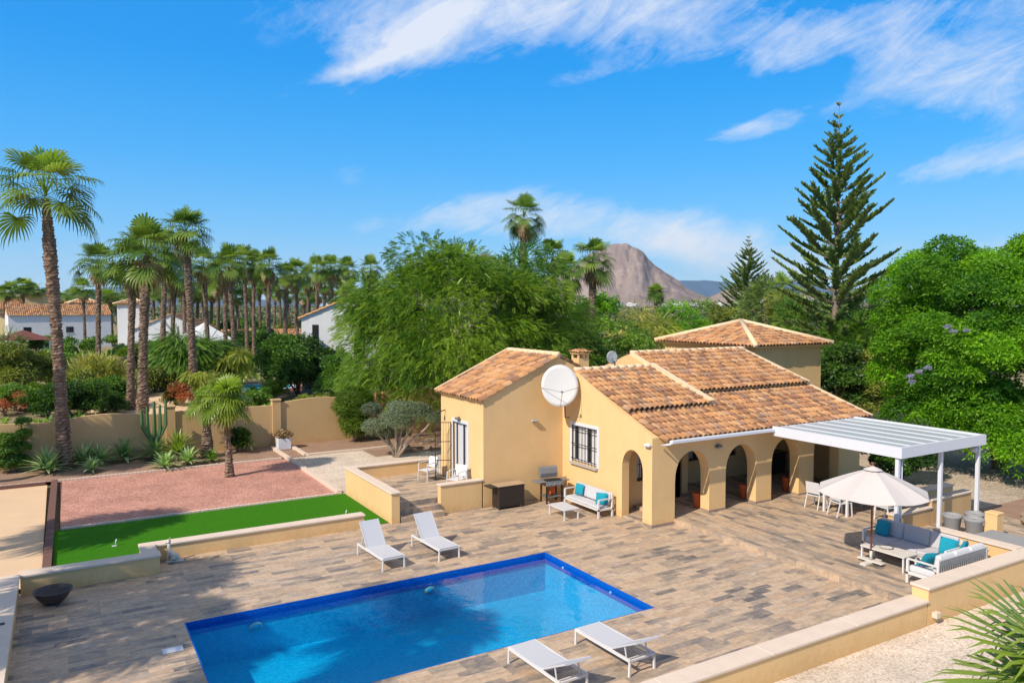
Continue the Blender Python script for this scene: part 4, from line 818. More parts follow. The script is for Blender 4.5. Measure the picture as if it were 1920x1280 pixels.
m = MB(); m.tube([(.22, 0, .04), (.16, 0, .14), (.02, 0, .24), (-.06, 0, .36), (-.08, 0, .48), (-.07, 0, .56), (-.07, 0, .60)], [.07, .11, .10, .085, .06, .05, .045], 12); m.lathe([(.01, -.07), (.06, -.04), (.075, .0), (.06, .05), (.01, .08)], (-.08, 0, .65), 12)
m.tube([(-.10, 0, .65), (-.18, 0, .63), (-.20, 0, .62)], [.05, .035, .015], 8)
for s in (-1, 1): m.tube([(-.06, s*.045, .70), (-.05, s*.055, .78)], [.022, .006], 6); m.tube([(-.07, s*.05, .36), (-.12, s*.055, .18), (-.11, s*.055, .05)], [.04, .03, .03], 8); m.tube([(.12, s*.09, .16), (.02, s*.10, .10), (.0, s*.10, .06)], [.075, .05, .03], 8)
m.build('body', 'pale_stone', t)
for x, y, l in ((1.27, 24.72, 'small white ornament on lawn, left one near shade'), (8.05, 24.35, 'small white ornament on lawn, right one by terrace wall')):
    m = MB(); m.box(-.11, .03, -.035, .035, 0, .018, None, .005); m.tube([(0, 0, .018), (-.01, 0, .12), (.02, 0, .2)], [.022, .014, .02], 8); o = m.build('lawn_ornament', 'white_paint'); o.location = (x, y, .022); tag(o, l, 'ornament', 'lawn ornaments')
# ================================================================== PLANTING INSIDE THE GARDEN
def P3(xy, z=0.): return (xy[0], xy[1], z)
fan_palm('tallest fan palm at far left with long bare trunk before the wall', (.05, 37.55, 0), 11.5, .235, 1.6, 1.12, 28, 3, (-.42, .3), K=24, emin=-.45, dry=0, rt=.235, droop=.32, group='fan palms of the garden')
fan_palm('low fan palm in the bed close to wall, thicker grey trunk', (5.75, 37.3, 0), 2.35, .24, .5, .62, 24, 5, (.0, 0), K=20, mat='leaf_palm_young', emin=-.5, dry=0, droop=.4, group='fan palms of the garden')
fan_palm('slim young fan palm standing in the red gravel', (5.86, 32.55, 0), 2.95, .145, .55, .85, 26, 6, (-.12, 0), K=22, mat='leaf_palm_young', emin=-.55, dry=3, droop=.32, group='fan palms of the garden')
for x, y, h, l in ((-9.5, 14.6, 9.5, 1), (-8.6, 17.6, 9.0, 2), (-9.6, 23.6, 9.5, 3), (-8.5, 34.3, 9.5, 4), (-7.7, 10.6, 10.4, 5), (-7.9, 11.9, 12.2, 6)):
    fan_palm('fan palm beyond the left edge of the photo, casting shade', (x, y, 0), h, .28, 1.0, 1.2, 30, 60+l, (.2, .1), K=18, group='fan palms outside the frame at left', emin=-.7, dry=0)
A_ = [(88, 888, .80, 'wide low agave at far left of bed under the tall palm', 44), (112, 872, .72, 'agave clump just left of the tall palm trunk', 36), (158, 874, .72, 'pale agave right of the tall palm', 40), (188, 872, .66, 'pale agave second right of the tall palm', 38), (172, 886, .5, 'small bluish agave at the kerb in front of two pale ones', 34),
      (232, 862, .82, 'open pale agave on its own between palm and cactus', 46), (292, 862, .82, 'agave left of the big one beneath the cactus', 46), (310, 880, .6, 'low green agave in front at the kerb right of cactus', 36), (352, 872, .62, 'low green agave at foot of the thick trunk', 36)]
for px, py, r, l, n in A_: agave(px, py, r*1.45, l, n+14, w=.13, h=.15)
agave(333, 866, 1.25, 'largest yellow-green spiky plant beside the wall pier', 70, 'leaf_palm_young', .07, .45, group=None, name='spiky_plant', cat='plant'); agave(398, 866, .7, 'dark leafy rosette between the two garden palms', 34, 'leaf_mid', .14, .1, group=None, name='leafy_plant', cat='plant'); agave(465, 848, .75, 'upright spiky shrub by the wall before planter', 46, 'leaf_palm', .08, .35, group=None, name='spiky_plant', cat='plant', droop=.25)
t = thing('candelabra_cactus', 'tall branching candelabra cactus against ochre wall', 'cactus', (3.62, 37.9, 0)); m = MB()
for dx, z0, z1, r in ((0, 0, 1.0, .11), (-.5, .95, 2.35, .09), (-.28, .9, 2.45, .09), (0, .9, 2.65, .10), (.22, .9, 2.5, .09), (.45, 1.0, 2.7, .09)):
    m.tube([(0, 0, z0-.3 if dx else 0), (dx*.6, 0, z0+abs(dx)*.4), (dx, .0, z0+.35+abs(dx)*.5), (dx*1.05, 0, z1)], [r*.7, r, r, r*.6], 5, smooth=False)
m.build('stems', 'cactus_green', t)
t = thing('climbing_plant', 'trailing green climber heap in front of wall at far left', 'climber', P3((-1.75, 38.1))); foliage('foliage', [(np.array([a_, 0, z]), r_) for a_, z, r_ in ((-.35, .4, .4), (-.3, .9, .45), (-.35, 1.35, .42), (-.1, .5, .4), (.3, 1.0, .3), (.35, 1.6, .28), (.35, 2.1, .26), (.3, .4, .34), (.1, 1.4, .3))], 1500, CL, .17, 'leaf_mid', 88, t, .9); m = MB(); m.tube([(0, 0, -.05), (.1, .1, 1.2), (.35, .1, 2.2)], [.04, .03, .02], 5); m.build('stem', 'bark', t)
bush(445, 848, .9, 1.5, 'leaf_dark', 'dark bushy shrub against wall right of the young palm', n=320, size=.26)
# clipped hedge cone and pruned tree
t = thing('clipped_shrub', 'tall clipped bright green shrub against the boundary wall', 'shrub', P3((12.95, 37.7))); foliage('foliage', [(np.array([0, 0, z]), r) for z, r in ((.5, .55), (1.0, .8), (1.6, .92), (2.15, .92), (.8, .7))]+[(np.array([.35, 0, 1.9]), .75), (np.array([-.35, .1, 1.8]), .75)], 3600, CL2, .17, 'leaf_hedge', 8, t, .0); m = MB(); m.tube([(0, 0, -.05), (0, 0, 1.)], [.09, .06], 6); m.build('trunk', 'bark', t)
t = thing('pruned_tree', 'silvery tree pruned into rounded cushions on bare stems', 'tree', P3((13.3, 32.9))); lb = []
for px, py, r in ((697, 800, .52), (735, 787, .72), (722, 812, .4), (700, 770, .45), (760, 770, .55), (785, 775, .62), (806, 783, .34), (745, 765, .45)):
    x, y = D(px, 35.1); z = ZA(py, 35.1); lb.append((np.array([x-13.3, y-32.9+R.uniform(-.5, .5), z]), r*1.05))
foliage('foliage', lb, 5200, CL2, .13, 'leaf_silver', 9, t, .0, .72, inner=.05); m = MB()
for i, (q, r) in enumerate(lb): a = i*.8; m.tube([(.05*math.cos(a), .05*math.sin(a), -.05), (q[0]*.3, q[1]*.3, q[2]*.35), (q[0]*.75, q[1]*.75, q[2]*.72), tuple(q)], [.08, .065, .05, .03], 6)
m.build('trunk', 'pale_bark', t)
t = thing('planter_box', 'white square planter box with dry plants at path end', 'planter', (9.3, 37.6, 0)); m = MB(); m.box(-.32, .32, -.28, .28, 0, .55, None, .02); m.build('box', 'white_paint', t); foliage('foliage', [(np.array([-.12, 0, .7]), .26), (np.array([.15, 0, .68]), .24)], 150, CL, .2, 'leaf_dry', 3, t)
bush(1740, 905, 2.3, 2.9, 'leaf_dark', 'dark leafy shrub behind the pergola posts', n=2200, size=.24, T=CL, loc=(28.6, 18.0), nl=12)
bush(1660, 860, 1.6, 1.7, 'leaf_olive', 'small green shrub at the corner of porch behind umbrella', n=500, loc=(28.3, 20.4))
m = MB()
for i in range(26): x, y = random.uniform(-1.6, 1.6), random.uniform(-.9, .9); z = .45*max(0, 1-(x/1.8)**2-(y/1.1)**2); r = random.uniform(.1, .24); m.lathe([(.01, -r), (r*.8, -r*.4), (r, 0), (r*.7, r*.5), (.01, r*.7)], (x, y, z), 6, random.uniform(.7, 1.3), 1, False)
o = m.build('rock_pile', 'rock'); o.location = (26.6, 11.9, -.05); tag(o, 'low mound of reddish rocks behind the pillar', 'rocks', kind='stuff')
m = MB()
for i in range(30): x, y = random.uniform(-2.5, 2.5), random.uniform(-1.2, 1.2); r = random.uniform(.08, .22); m.lathe([(.01, -r), (r*.8, -r*.4), (r, 0), (r*.7, r*.4), (.01, r*.5)], (x, y, r*.4), 6, random.uniform(.8, 2.), 1, False)
o = m.build('rock_pile', 'rock'); o.location = (16.6, 34.6, 0); tag(o, 'scattered flat rocks on soil behind side terrace', 'rocks', kind='stuff')
# near palm at the lower right corner
t = thing('palm_tree', 'near young fan palm with bright leaves at lower right corner', 'palm tree', (12.35, 3.7, -.1), 0, None); base = D(2045, 9.6); t.location = (base[0], base[1], -.1)
palm_crown('crown', t, 77, 4, .8, 1.35, .05, 1.0, 'leaf_palm_young', 30, .07, (0, 0, 1.8), (rad(98), rad(135))); palm_crown('outer_crown', t, 78, 9, .7, 1.3, -.3, 1.3, 'leaf_palm_young', 30, .10, (0, 0, 1.8), (rad(-130), rad(70))); m = MB(); palm_trunk(m, [(0, 0, -.1), (0, 0, 1.0), (0, 0, 1.85)], [.25, .2, .22], 7); m.build('trunk', 'palm_bark', t, recalc=False)
# ================================================================== BIG TREES
def crown_tree(name, label, base, c, r, nl, lr, n, T, size, mat, seed, trunk=(.35, 2.5), droop=.6, yellow=0, extra=(), flat=.75, cat='tree', zmin=-.35, group=None, inner=.15, stiff=.25):
    rg = np.random.RandomState(seed); t = thing(name, label, cat, (base[0], base[1], -.14), 0, group); lb = lobes_shell(c, r, nl, lr, rg, zmin)+[(np.array(q, float), rr) for q, rr in extra]
    foliage('crown', lb, n, T, size, mat, seed, t, droop, flat, yellow=yellow, inner=inner, stiff=stiff); limbs((0, 0, 0), lb, trunk[0], trunk[1], rg, 12, 'bark', t); return t
b_ = D(868, 43)
crown_tree('pepper_tree', 'huge spreading green tree with drooping feathery leaves behind villa', b_, (0, 0, 4.9), (6.85, 6.5, 6.2), 130, 1.55, 34000, FR, .36, 'leaf_frond', 21, (.5, 2.6), .34, .3, zmin=-.6, stiff=.4, inner=.12)
b_ = D(1872, 33)
crown_tree('jacaranda_tree', 'large rounded bright green tree at the right edge', b_, (0, 0, 5.2), (4.9, 4.8, 5.1), 125, 1.0, 40000, CL2, .30, 'leaf_bright', 22, (.3, 2.2), .15, .1, extra=[((-2.9, -1.5, 1.5), 1.3), ((-3.6, .6, 1.9), 1.3), ((-3.2, -3.0, 1.4), 1.3), ((-1.6, -3.6, 1.2), 1.3), ((-2.7, 2.3, 2.2), 1.3), ((-3.4, -.2, 2.9), 1.4), ((.2, -4.0, 1.8), 1.4), ((-1.9, 3.6, 7.6), 1.3), ((-1.3, 3.0, 8.7), 1.2), ((-2.6, 1.8, 8.4), 1.2), ((-2.0, 3.5, 6.4), 1.2), ((-.8, 2.0, 9.4), 1.1), ((-2.8, 2.9, 5.2), 1.2), ((-2.2, 3.5, 3.9), 1.2)], zmin=-.8, stiff=.45, inner=.15)
tj = bpy.data.objects['jacaranda_tree']; m = MB()
bl = []
for px, py in ((1768, 613), (1778, 622), (1803, 620), (1716, 698), (1732, 690), (1700, 706), (1703, 716)):
    x, y = D(px, 28.6); bl.append((np.array([x-tj.location.x, y-tj.location.y, ZA(py, 28.6)+.14]), .11))
foliage('blossom', bl, 130, CL2, .12, 'leaf_lilac', 4, tj, 0)
b_ = D(1562, 50); norfolk('tall Norfolk pine rising above everything behind the tower', P3(b_, -.14), ZA(197, 50)+.14, 3.75, 5, 26, .08, .26, 7, 1.3, 'Norfolk pines behind the villa')
b_ = D(1400, 78); norfolk('smaller Norfolk pine left of the tall one', P3(b_, -.14), ZA(443, 78)+.14, 3.3, 6, 27, .05, .18, 8, 1.4, 'Norfolk pines behind the villa')
# palms rising behind the big tree
fan_palm('highest fan palm rising behind the big tree', P3(D(980, 56), -.14), ZA(408, 56), .3, 1.1, .95, 24, 31, (.1, 0), K=20, dry=8, group='fan palms behind the villa'); fan_palm('short dark fan palm right of the highest one, half hidden', P3(D(1036, 60), -.14), ZA(482, 60), .25, 1., .95, 22, 32, (0, 0), K=16, dry=5, group='fan palms behind the villa')
fan_palm('fan palm in front of the mountain slope, spreading crown', P3(D(1108, 52), -.14), ZA(488, 52), .28, 1.1, .95, 24, 33, (.1, 0), K=20, dry=10, group='fan palms behind the villa'); fan_palm('dark fan palm crown between the two tall ones', P3(D(1062, 55), -.14), ZA(512, 55), .25, 1., .9, 22, 37, (0, 0), K=16, dry=4, group='fan palms behind the villa')
fan_palm('tiny distant fan palm below the mountain', P3(D(1228, 95), -.14), ZA(550, 95), .25, .6, 1.1, 34, 34, (0, 0), K=16, dry=0, group='fan palms behind the villa')
fan_palm('fan palm behind the bright tree, crown just above it', P3(D(1672, 62), -.14), ZA(535, 62), .28, 1., 1., 24, 35, (0, 0), K=18, dry=8, group='fan palms behind the villa'); fan_palm('leaning palm between the two Norfolk pines', P3(D(1470, 66), -.14), ZA(545, 66), .22, 1., .95, 20, 36, (-.4, 0), K=18, dry=3, group='fan palms behind the villa')
# mid-height trees behind the house:  px, top py, depth, half width m, material, template
TR = [(1105, 535, 58, 2.6, 'leaf_bright', CL, 'bright green tree left of the mountain behind the big tree'), (1150, 585, 52, 2.4, 'leaf_mid', CL, 'deep green bushy tree behind the chimney'), (1062, 600, 50, 2.6, 'leaf_dark', CL, 'dark tree in the shadow behind the annex roof'),
      (1195, 570, 70, 2.6, 'leaf_yellow', ST, 'yellow green weeping tree behind the small dish'), (1225, 600, 60, 2.2, 'leaf_willow', ST, 'weeping olive tree with hanging strands left of the tower'), (1275, 568, 72, 3.0, 'leaf_bright', CL, 'fresh green tree just left of the tower roof'),
      (1320, 565, 80, 3.2, 'leaf_mid', CL, 'mid green tree behind the tower roof'), (1362, 572, 76, 2.6, 'leaf_olive', CL, 'olive green tree left of the smaller Norfolk pine'), (1435, 528, 70, 2.6, 'leaf_pine', FRF, 'dark coniferous tree right of the smaller Norfolk pine'), (1480, 548, 60, 2.6, 'leaf_olive', FRF, 'olive tree left of the tall Norfolk pine'),
      (1515, 556, 56, 2.3, 'leaf_mid', FRF, 'green tree in front of the tall pine trunk'), (1590, 528, 58, 2.8, 'leaf_pine', FRF, 'dark loose tree right of the tall pine trunk'), (1630, 545, 54, 2.4, 'leaf_olive', FRF, 'olive tree behind the tower corner'), (1600, 600, 48, 2.2, 'leaf_mid', FRF, 'low green tree beside the tower wall'), (1570, 640, 44, 1.6, 'leaf_dark', CL, 'dark shrubby tree at the tower foot'), (1628, 660, 44, 1.9, 'leaf_olive', CL, 'low olive shrub left of the bright tree')]
for i, (px, ty, d, hw, mt, T, l) in enumerate(TR):
    h = ZA(ty, d)+.14; hw *= 1.0; crown_tree('garden_tree', l, D(px, d), (0, 0, h*.56), (hw, hw, h*.47), 26, hw*.36, int(1500*(55/d)**.5), T, .55 if T is FRF else (.36 if T is CL else .75), mt, 100+i, (.14, h*.3), .9 if T is ST else .15, .2, group='garden trees behind the villa', zmin=-.8)
# ================================================================== NEIGHBOURING GARDENS (left)
PL = [(262, 478, 48, .34, .95, 1.25, 'stout fan palm with the fullest crown, second from the left'), (240, 500, 52, .28, .9, 1.15, 'fan palm whose crown merges into the stout one'), (172, 498, 66, .26, .85, 1.15, 'slim fan palm standing left of the cluster'), (358, 440, 62, .36, .9, 1.3, 'tall fan palm with raised crown in the middle of the row'),
      (300, 480, 64, .26, .9, 1.2, 'fan palm right behind the stout one'), (318, 520, 75, .26, .9, 1.2, 'fan palm with yellowish skirt before the white villa'), (386, 500, 80, .28, .9, 1.2, 'fan palm just right of the tall raised crown'), (418, 510, 84, .28, .9, 1.25, 'fan palm of the row, above the weeping cluster'), (436, 500, 76, .28, .9, 1.2, 'fan palm with an orange-brown trunk top'),
      (462, 495, 92, .30, .9, 1.3, 'twin-like fan palm, left one of the pair'), (474, 505, 96, .30, .9, 1.3, 'twin-like fan palm, right one of the pair'), (502, 503, 90, .28, .9, 1.35, 'fan palm with the greyest crown in the row'), (532, 520, 95, .28, .9, 1.25, 'fan palm of the row left of the villa with blue-white wall'), (556, 515, 100, .3, .9, 1.3, 'fan palm behind left corner of the near white villa'),
      (590, 512, 108, .3, .9, 1.4, 'fan palm above the roof ridge of the near white villa'), (622, 508, 112, .3, .9, 1.4, 'fan palm directly above the near villa roof'), (650, 512, 118, .3, .9, 1.4, 'fan palm above the villa gable'), (688, 508, 120, .3, .9, 1.4, 'last fan palm of the row before the big tree'), (345, 530, 100, .28, .9, 1.2, 'fan palm seen between two thick trunks'), (405, 535, 110, .28, .9, 1.2, 'small far fan palm over the white tent roof'), (575, 525, 125, .28, .9, 1.3, 'far fan palm behind the villa ridge left part'), (640, 525, 130, .28, .9, 1.3, 'far fan palm behind the villa ridge right part'), (158, 545, 120, .25, .9, 1.3, 'small palm right of the tall trunk above the villa roof')]
for i, (px, cy, d, rb, Lp, Rb, l) in enumerate(PL):
    if i < 9: fan_palm(l, P3(D(px+(14 if i == 2 else 6), d), -.14), ZA(cy, d)+.14, rb*.86, Lp*1.6, Rb*1.0, 30 if i < 5 else 26, 200+i, (R.uniform(-.5, .5), 0), 'fan palms of the neighbouring gardens', 20 if i < 5 else 16, -.6, dry=7, droop=.28, rt=rb*.8)
PROT = [o for o in bpy.data.objects if o.type == 'EMPTY' and o.get('group') == 'fan palms of the neighbouring gardens']
for i, (px, cy, d, rb, Lp, Rb, l) in enumerate(PL):
    if i >= 9:
        src = PROT[3+i % 6]; h0 = [c for c in src.children if c.name.startswith('trunk')][0].dimensions[2]; s = (ZA(cy, d)+.3)/h0; copy_thing(src, P3(D(px+3, d), -.14), i*1.3, (.86*Rb/1.2, .86*Rb/1.2, s), l)
# far belt of palms on the horizon: (px, crown y, depth)
fr = np.random.RandomState(5); far = [(8, 552, 150), (28, 546, 160), (45, 540, 150), (62, 548, 158), (80, 560, 165), (88, 572, 170), (140, 556, 160), (150, 566, 150), (205, 560, 140), (225, 565, 150), (248, 560, 140)]
far += [(int(x), int(fr.uniform(535, 562)), float(fr.uniform(135, 190))) for x in np.linspace(265, 700, 34)]+[(int(x), int(fr.uniform(552, 568)), 170.) for x in np.linspace(0, 250, 14)]
for i, (px, cy, d) in enumerate(far):
    src = PROT[4+i % 5]; h0 = [c for c in src.children if c.name.startswith('trunk')][0].dimensions[2]; s = (ZA(cy, d)+.3)/h0; c = copy_thing(src, P3(D(px, d), -.14), i*2.1, (1.25, 1.25, s), 'distant fan palm in the belt of palms on the horizon'); c['group'] = 'distant fan palms on the horizon'
# shrubs, hedges
SH = [(50, 735, 6.0, 4.6, 'leaf_olive', CL, .42, 2600, 'wide olive green rounded bush at far left', .1), (100, 725, 3.6, 3.6, 'leaf_mid', CL, .4, 1100, 'fresh green bush touching the tall palm trunk', .1), (185, 742, 4.6, 3.6, 'leaf_yellow', BL, .75, 1500, 'pale yellow plume-like shrub between the tall palms', -1.4),
      (30, 772, 5.0, 2.0, 'leaf_mid', CL, .3, 1300, 'green shrub with pink tips above wall at far left', .1), (140, 785, 4.6, 2.7, 'leaf_dark', CL, .34, 1800, 'dark glossy hedge hanging over wall right of the tall palm', .1), (85, 782, 3.0, 2.0, 'leaf_dark', CL, .32, 900, 'dark shrub behind wall left of the tall palm trunk', .1), (10, 780, 3.0, 1.8, 'leaf_red', CL, .22, 300, 'reddish pink flowering shrub at the left photo edge', .1),
      (190, 775, 4.0, 1.6, 'leaf_dark', CL, .3, 900, 'low dark hedge above wall left of the cactus', .1), (195, 752, 4.0, 1.7, 'leaf_red', BL, .5, 260, 'orange spiked aloe flowers below the pale plume shrub', -1.4), (248, 745, 2.4, 1.9, 'leaf_olive', CL, .3, 800, 'rounded olive bush behind the cactus', .1), (255, 700, 3.4, 4.0, 'leaf_hedge', CL, .38, 1200, 'tall rounded olive shrub behind the stout palm trunk', .1),
      (343, 762, 3.0, 1.9, 'leaf_red', CL, .28, 520, 'orange red flowering shrub left of the young palms', .1), (330, 760, 2.4, 1.4, 'leaf_olive', CL, .26, 380, 'green base of the orange flowering shrub', .1),
      (345, 728, 4.8, 5.6, 'leaf_mid', ST, 1.0, 3400, 'weeping green palm-like cluster, left half', 1.1), (392, 725, 4.4, 5.4, 'leaf_mid', ST, 1.0, 3000, 'weeping green palm-like cluster, right half', 1.1), (440, 728, 3.0, 4.2, 'leaf_willow', ST, .8, 900, 'yellowish weeping plant left of neighbour pool', 1.3), (372, 758, 2.0, 3.0, 'leaf_willow', ST, .7, 500, 'bright yellow green weeping plant over the orange shrub', 1.4), (450, 720, 2.6, 2.8, 'leaf_olive', ST, .6, 500, 'small dull weeping tree beside neighbour pool', 1.0), (245, 742, 2.0, 2.5, 'leaf_willow', ST, .6, 300, 'thin weeping yellow plant at the stout palm foot', 1.3),
      (490, 672, 9.0, 5.0, 'leaf_dark', CL, .55, 1700, 'dark hedge behind neighbour pool', .1), (560, 742, 6.2, 5.2, 'leaf_dark', CL, .42, 4200, 'big dark glossy tree-like shrub left of the big tree', .15), (612, 738, 3.4, 4.3, 'leaf_dark', CL, .40, 1700, 'tall dark shrub against the near white villa', .15), (510, 752, 2.6, 2.0, 'leaf_hedge', CL, .28, 600, 'light green low shrub beside neighbour pool', .1),
      (600, 765, 7.0, 1.2, 'leaf_olive', CL, .3, 900, 'low ivy and scrub along the top of the wall', .3), (680, 768, 5.0, 2.4, 'leaf_frond', FRF, .4, 500, 'scrub under the big tree along the wall', .3), (152, 668, 8.0, 3.0, 'leaf_mid', CL, .5, 900, 'green shrubs beside the far left white villa', .1), (185, 640, 9.0, 3.4, 'leaf_bright', CL, .6, 700, 'bright shrubs in front of far villa right end', .1), (110, 690, 4.0, 2.0, 'leaf_mid', CL, .4, 500, 'green shrub right behind tall palm trunk', .1),
      (10, 668, 4.0, 4.0, 'leaf_palm', BL, 1.2, 160, 'small palm-like plant at the left edge', .1), (5, 712, 2.6, 3.2, 'leaf_magenta', CL, .35, 300, 'magenta bougainvillea at the left edge', .1), (168, 708, 3.2, 2.0, 'leaf_magenta', CL, .3, 60, 'dark purple shrub behind the plume shrub', .1), (240, 655, 9.0, 3.0, 'leaf_mid', CL, .5, 800, 'green shrubs between the palm trunks at left', .1), (445, 632, 16., 5.0, 'leaf_mid', CL, .9, 900, 'green belt of shrubs behind the palm row', .1), (560, 632, 12., 4.0, 'leaf_olive', CL, .8, 600, 'shrubs left of the near white villa', .1)]
for px, py, w, h, mt, T, sz, n, l, dr in SH: bush(px, py, w, h, mt, l, 'bush', T, sz, n, 'bushes of the neighbouring gardens', droop=dr, zb=-.14, nl=14 if w > 3 else 9)
rg = np.random.RandomState(44); n = 5200; X_ = rg.uniform(-16, 40, n); Y_ = 39.3+rg.uniform(0, 1, n)**1.4*95; ok = ~((X_ > 1.3) & (X_ < 8.5) & (Y_ > 41.5) & (Y_ < 62)) & ~((Y_ > 61.5) & (Y_ < 67) & (X_ < 13.5)) & ~((abs(X_-13.6) < 6) & (abs(Y_-66) < 7)) & (np.sin(X_*.7)+np.sin(Y_*.5+1)+rg.uniform(-1, 1, n) > -.3)
V, Fq, A = scatter(CL2, np.stack([X_[ok], Y_[ok], np.full(ok.sum(), .1)], 1), rg.normal(size=(ok.sum(), 3))+np.array([[0, 0, .4]]), rg.uniform(.5, 1.1, ok.sum()), rg); tag(npmesh('ground_cover', V, Fq, A, 'leaf_mid'), 'low green ground cover in the neighbouring gardens', 'ground cover', kind='stuff')
MORE = [(20, 700, 5, 3.2, 'leaf_mid', 'green bush behind the olive one at far left'), (140, 752, 3.4, 2.6, 'leaf_olive', 'olive grey bush right of the tall palm at mid height'), (60, 765, 3.6, 2.2, 'leaf_hedge', 'light green bush in front of the olive one'), (215, 765, 3., 2.4, 'leaf_mid', 'mid green bush between hedge and cactus'), (160, 765, 3., 2.6, 'leaf_willow', 'yellow green bush in front of the plume shrub'), (225, 690, 4., 3., 'leaf_dark', 'dark bush left of the rounded olive shrub'),
        (300, 690, 5., 3.4, 'leaf_mid', 'green bush between trunks right of stout palm'), (470, 765, 3.4, 1.6, 'leaf_mid', 'low shrub behind the second wall pier'), (400, 745, 3.0, 2.2, 'leaf_olive', 'shrub left of the neighbour pool edge'), (420, 640, 8, 4.5, 'leaf_dark', 'dark green shrubs behind the weeping clusters'), (525, 690, 6, 4.6, 'leaf_dark', 'dark tall shrub joining hedge and glossy tree'), (640, 752, 3.6, 4.0, 'leaf_mid', 'leafy shrub between clipped shrub and glossy tree'), (70, 660, 7, 3., 'leaf_mid', 'green shrubs below the far left villa'), (290, 735, 3., 2.2, 'leaf_olive', 'olive shrub right of the rounded olive bush')]
for px, py, w, h, mt, l in MORE: bush(px, py, w, h, mt, l, 'bush', CL, .34, int(260*w*h**.5), 'bushes of the neighbouring gardens', zb=-.14, nl=14)
def hedge(px, py, L, w, h, label, mat='leaf_hedge', rz=0):
    x, y = W(px, py, -.14); t = thing('clipped_hedge', label, 'hedge', (x, y, -.14), rz, 'clipped box hedges'); rg = np.random.RandomState(px); n = int(L*60); P = np.stack([rg.uniform(-L/2, L/2, n), rg.uniform(-w/2, w/2, n), rg.uniform(.1, h, n)], 1)
    k = rg.randint(0, 3, n); P[k == 0, 2] = h; P[k == 1, 1] = -w/2; V, Fq, A = scatter(CL2, P, rg.normal(size=(n, 3)), rg.uniform(.15, .3, n), rg); npmesh('foliage', V, Fq, A, mat, t)
    m = MB(); m.box(-L/2+.1, L/2-.1, -w/2+.1, w/2-.1, 0, h-.12); m.build('branches', 'bark', t)
hedge(165, 712, 7.5, 1.5, 2.2, 'long clipped hedge with a flat top near the slim palm'); hedge(150, 688, 9, 1.2, 1.5, 'clipped hedge behind the flat-topped one', 'leaf_mid')
for i, (px, py, d0) in enumerate(((455, 0, 0), (385, 0, 0))): pass
# neighbour pool
t = thing('neighbour_pool', 'turquoise kidney shaped pool with white coping and red tiles', 'swimming pool', P3(W(466, 728, -.1), -.1)); m = MB(); m.box(-4.2, 4.6, -5.5, 4.6, -.03, .01); m.build('paving', 'red_tile', t)
m = MB(); pts = [(3.6*math.cos(a)*(1+.2*math.cos(2*a)), 3.2*math.sin(a)) for a in np.linspace(0, 2*PI, 28, endpoint=False)]; m.prism([pts], lambda u, v, q: (u, v, q), .012, .05); m.build('coping', 'white_paint', t)
m = MB(); m.prism([[(a*.88, b*.88) for a, b in pts]], lambda u, v, q: (u, v, q), .03, .056); m.build('water', 'pool_water_far' if 'pool_water_far' in MATS else 'teal', t)
# ------------------------------------------------------------------ neighbouring villas
def villa(label, px, d, w, dp, h, rz, wm='white_stucco', roof=.28, wins=(), twr=None, loc=None, side=(), gable=True):
    x, y = loc or D(px, d); t = thing('neighbour_villa', label, 'house', (x, y, -.14), rz, 'neighbouring villas'); hw, hd = w/2, dp/2; rh = hd*roof*1.6; m = MB()
    m.prism([[(-hd, 0), (hd, 0), (hd, h), (0, h+rh), (-hd, h)]], lambda u, v, q: (q, u, v), -hw, hw); m.build('wall', wm, t)
    L = math.hypot(hd, rh)
    tiles('roof', (-hw-.2, -hd-.25, h-.12), (1, 0, 0), (0, hd, rh), [(0, 0), (w+.4, 0), (w+.4, L+.3), (0, L+.3)], t, .3, .6, int(px), .05, False); tiles('roof', (-hw-.2, hd+.25, h-.12), (1, 0, 0), (0, -hd, rh), [(0, 0), (w+.4, 0), (w+.4, L+.3), (0, L+.3)], t, .3, .6, int(px)+1, .05, False)
    for u, z, ww, hh in wins: m = MB(); m.box(u-ww/2, u+ww/2, -hd-.03, -hd+.02, z, z+hh); f = m.build('window', 'dark_glass', t); m = MB(); m.box(u-ww/2-.08, u+ww/2+.08, -hd-.08, -hd, z-.09, z-.001); m.build('sill', 'pale_stone', f)
    for u, z, ww, hh in side: m = MB(); m.box(-hw-.03, -hw+.02, u-ww/2, u+ww/2, z, z+hh); m.build('window', 'dark_glass', t)
    if twr:
        tx, ty, tw, th = twr; m = MB(); m.box(tx-tw/2, tx+tw/2, ty-tw/2, ty+tw/2, .1, th); m.build('tower_wall', wm, t); hip(tx-tw/2-.4, tx+tw/2+.4, ty-tw/2-.4, ty+tw/2+.4, th-.05, th+tw*.2, t, int(px)+9, .5, .9)
    return t
villa('white villa with orange roof behind the tall palm, far left', 112, 132, 15, 8, 5.6, rad(6), wins=((-4.9, 2.6, 1.1, 1.0), (1.2, 2.6, 1.1, 1.0)), side=((-2.2, 2.4, .8, 1.4), (0, 2.4, .9, 1.5), (2.3, 2.4, .8, 1.4)), twr=(4.2, 2.5, 4.5, 7.6)); villa('cream villa with tower partly hidden at far left edge', 40, 158, 16, 10, 6.4, rad(4), 'cream_stucco', twr=(3.4, 0, 5.4, 9.4))
villa('low cream annex with an arch at left photo edge', 2, 138, 8, 7, 4.2, rad(80), 'cream_stucco', wins=((0, .5, 2.2, 2.0),)); villa('white villa glimpsed between palm trunks at left centre', 335, 106, 11, 9, 4.0, rad(74), wins=((2, 1.6, 1.0, 1.0),), twr=(2.0, 6.0, 3.4, 7.4))
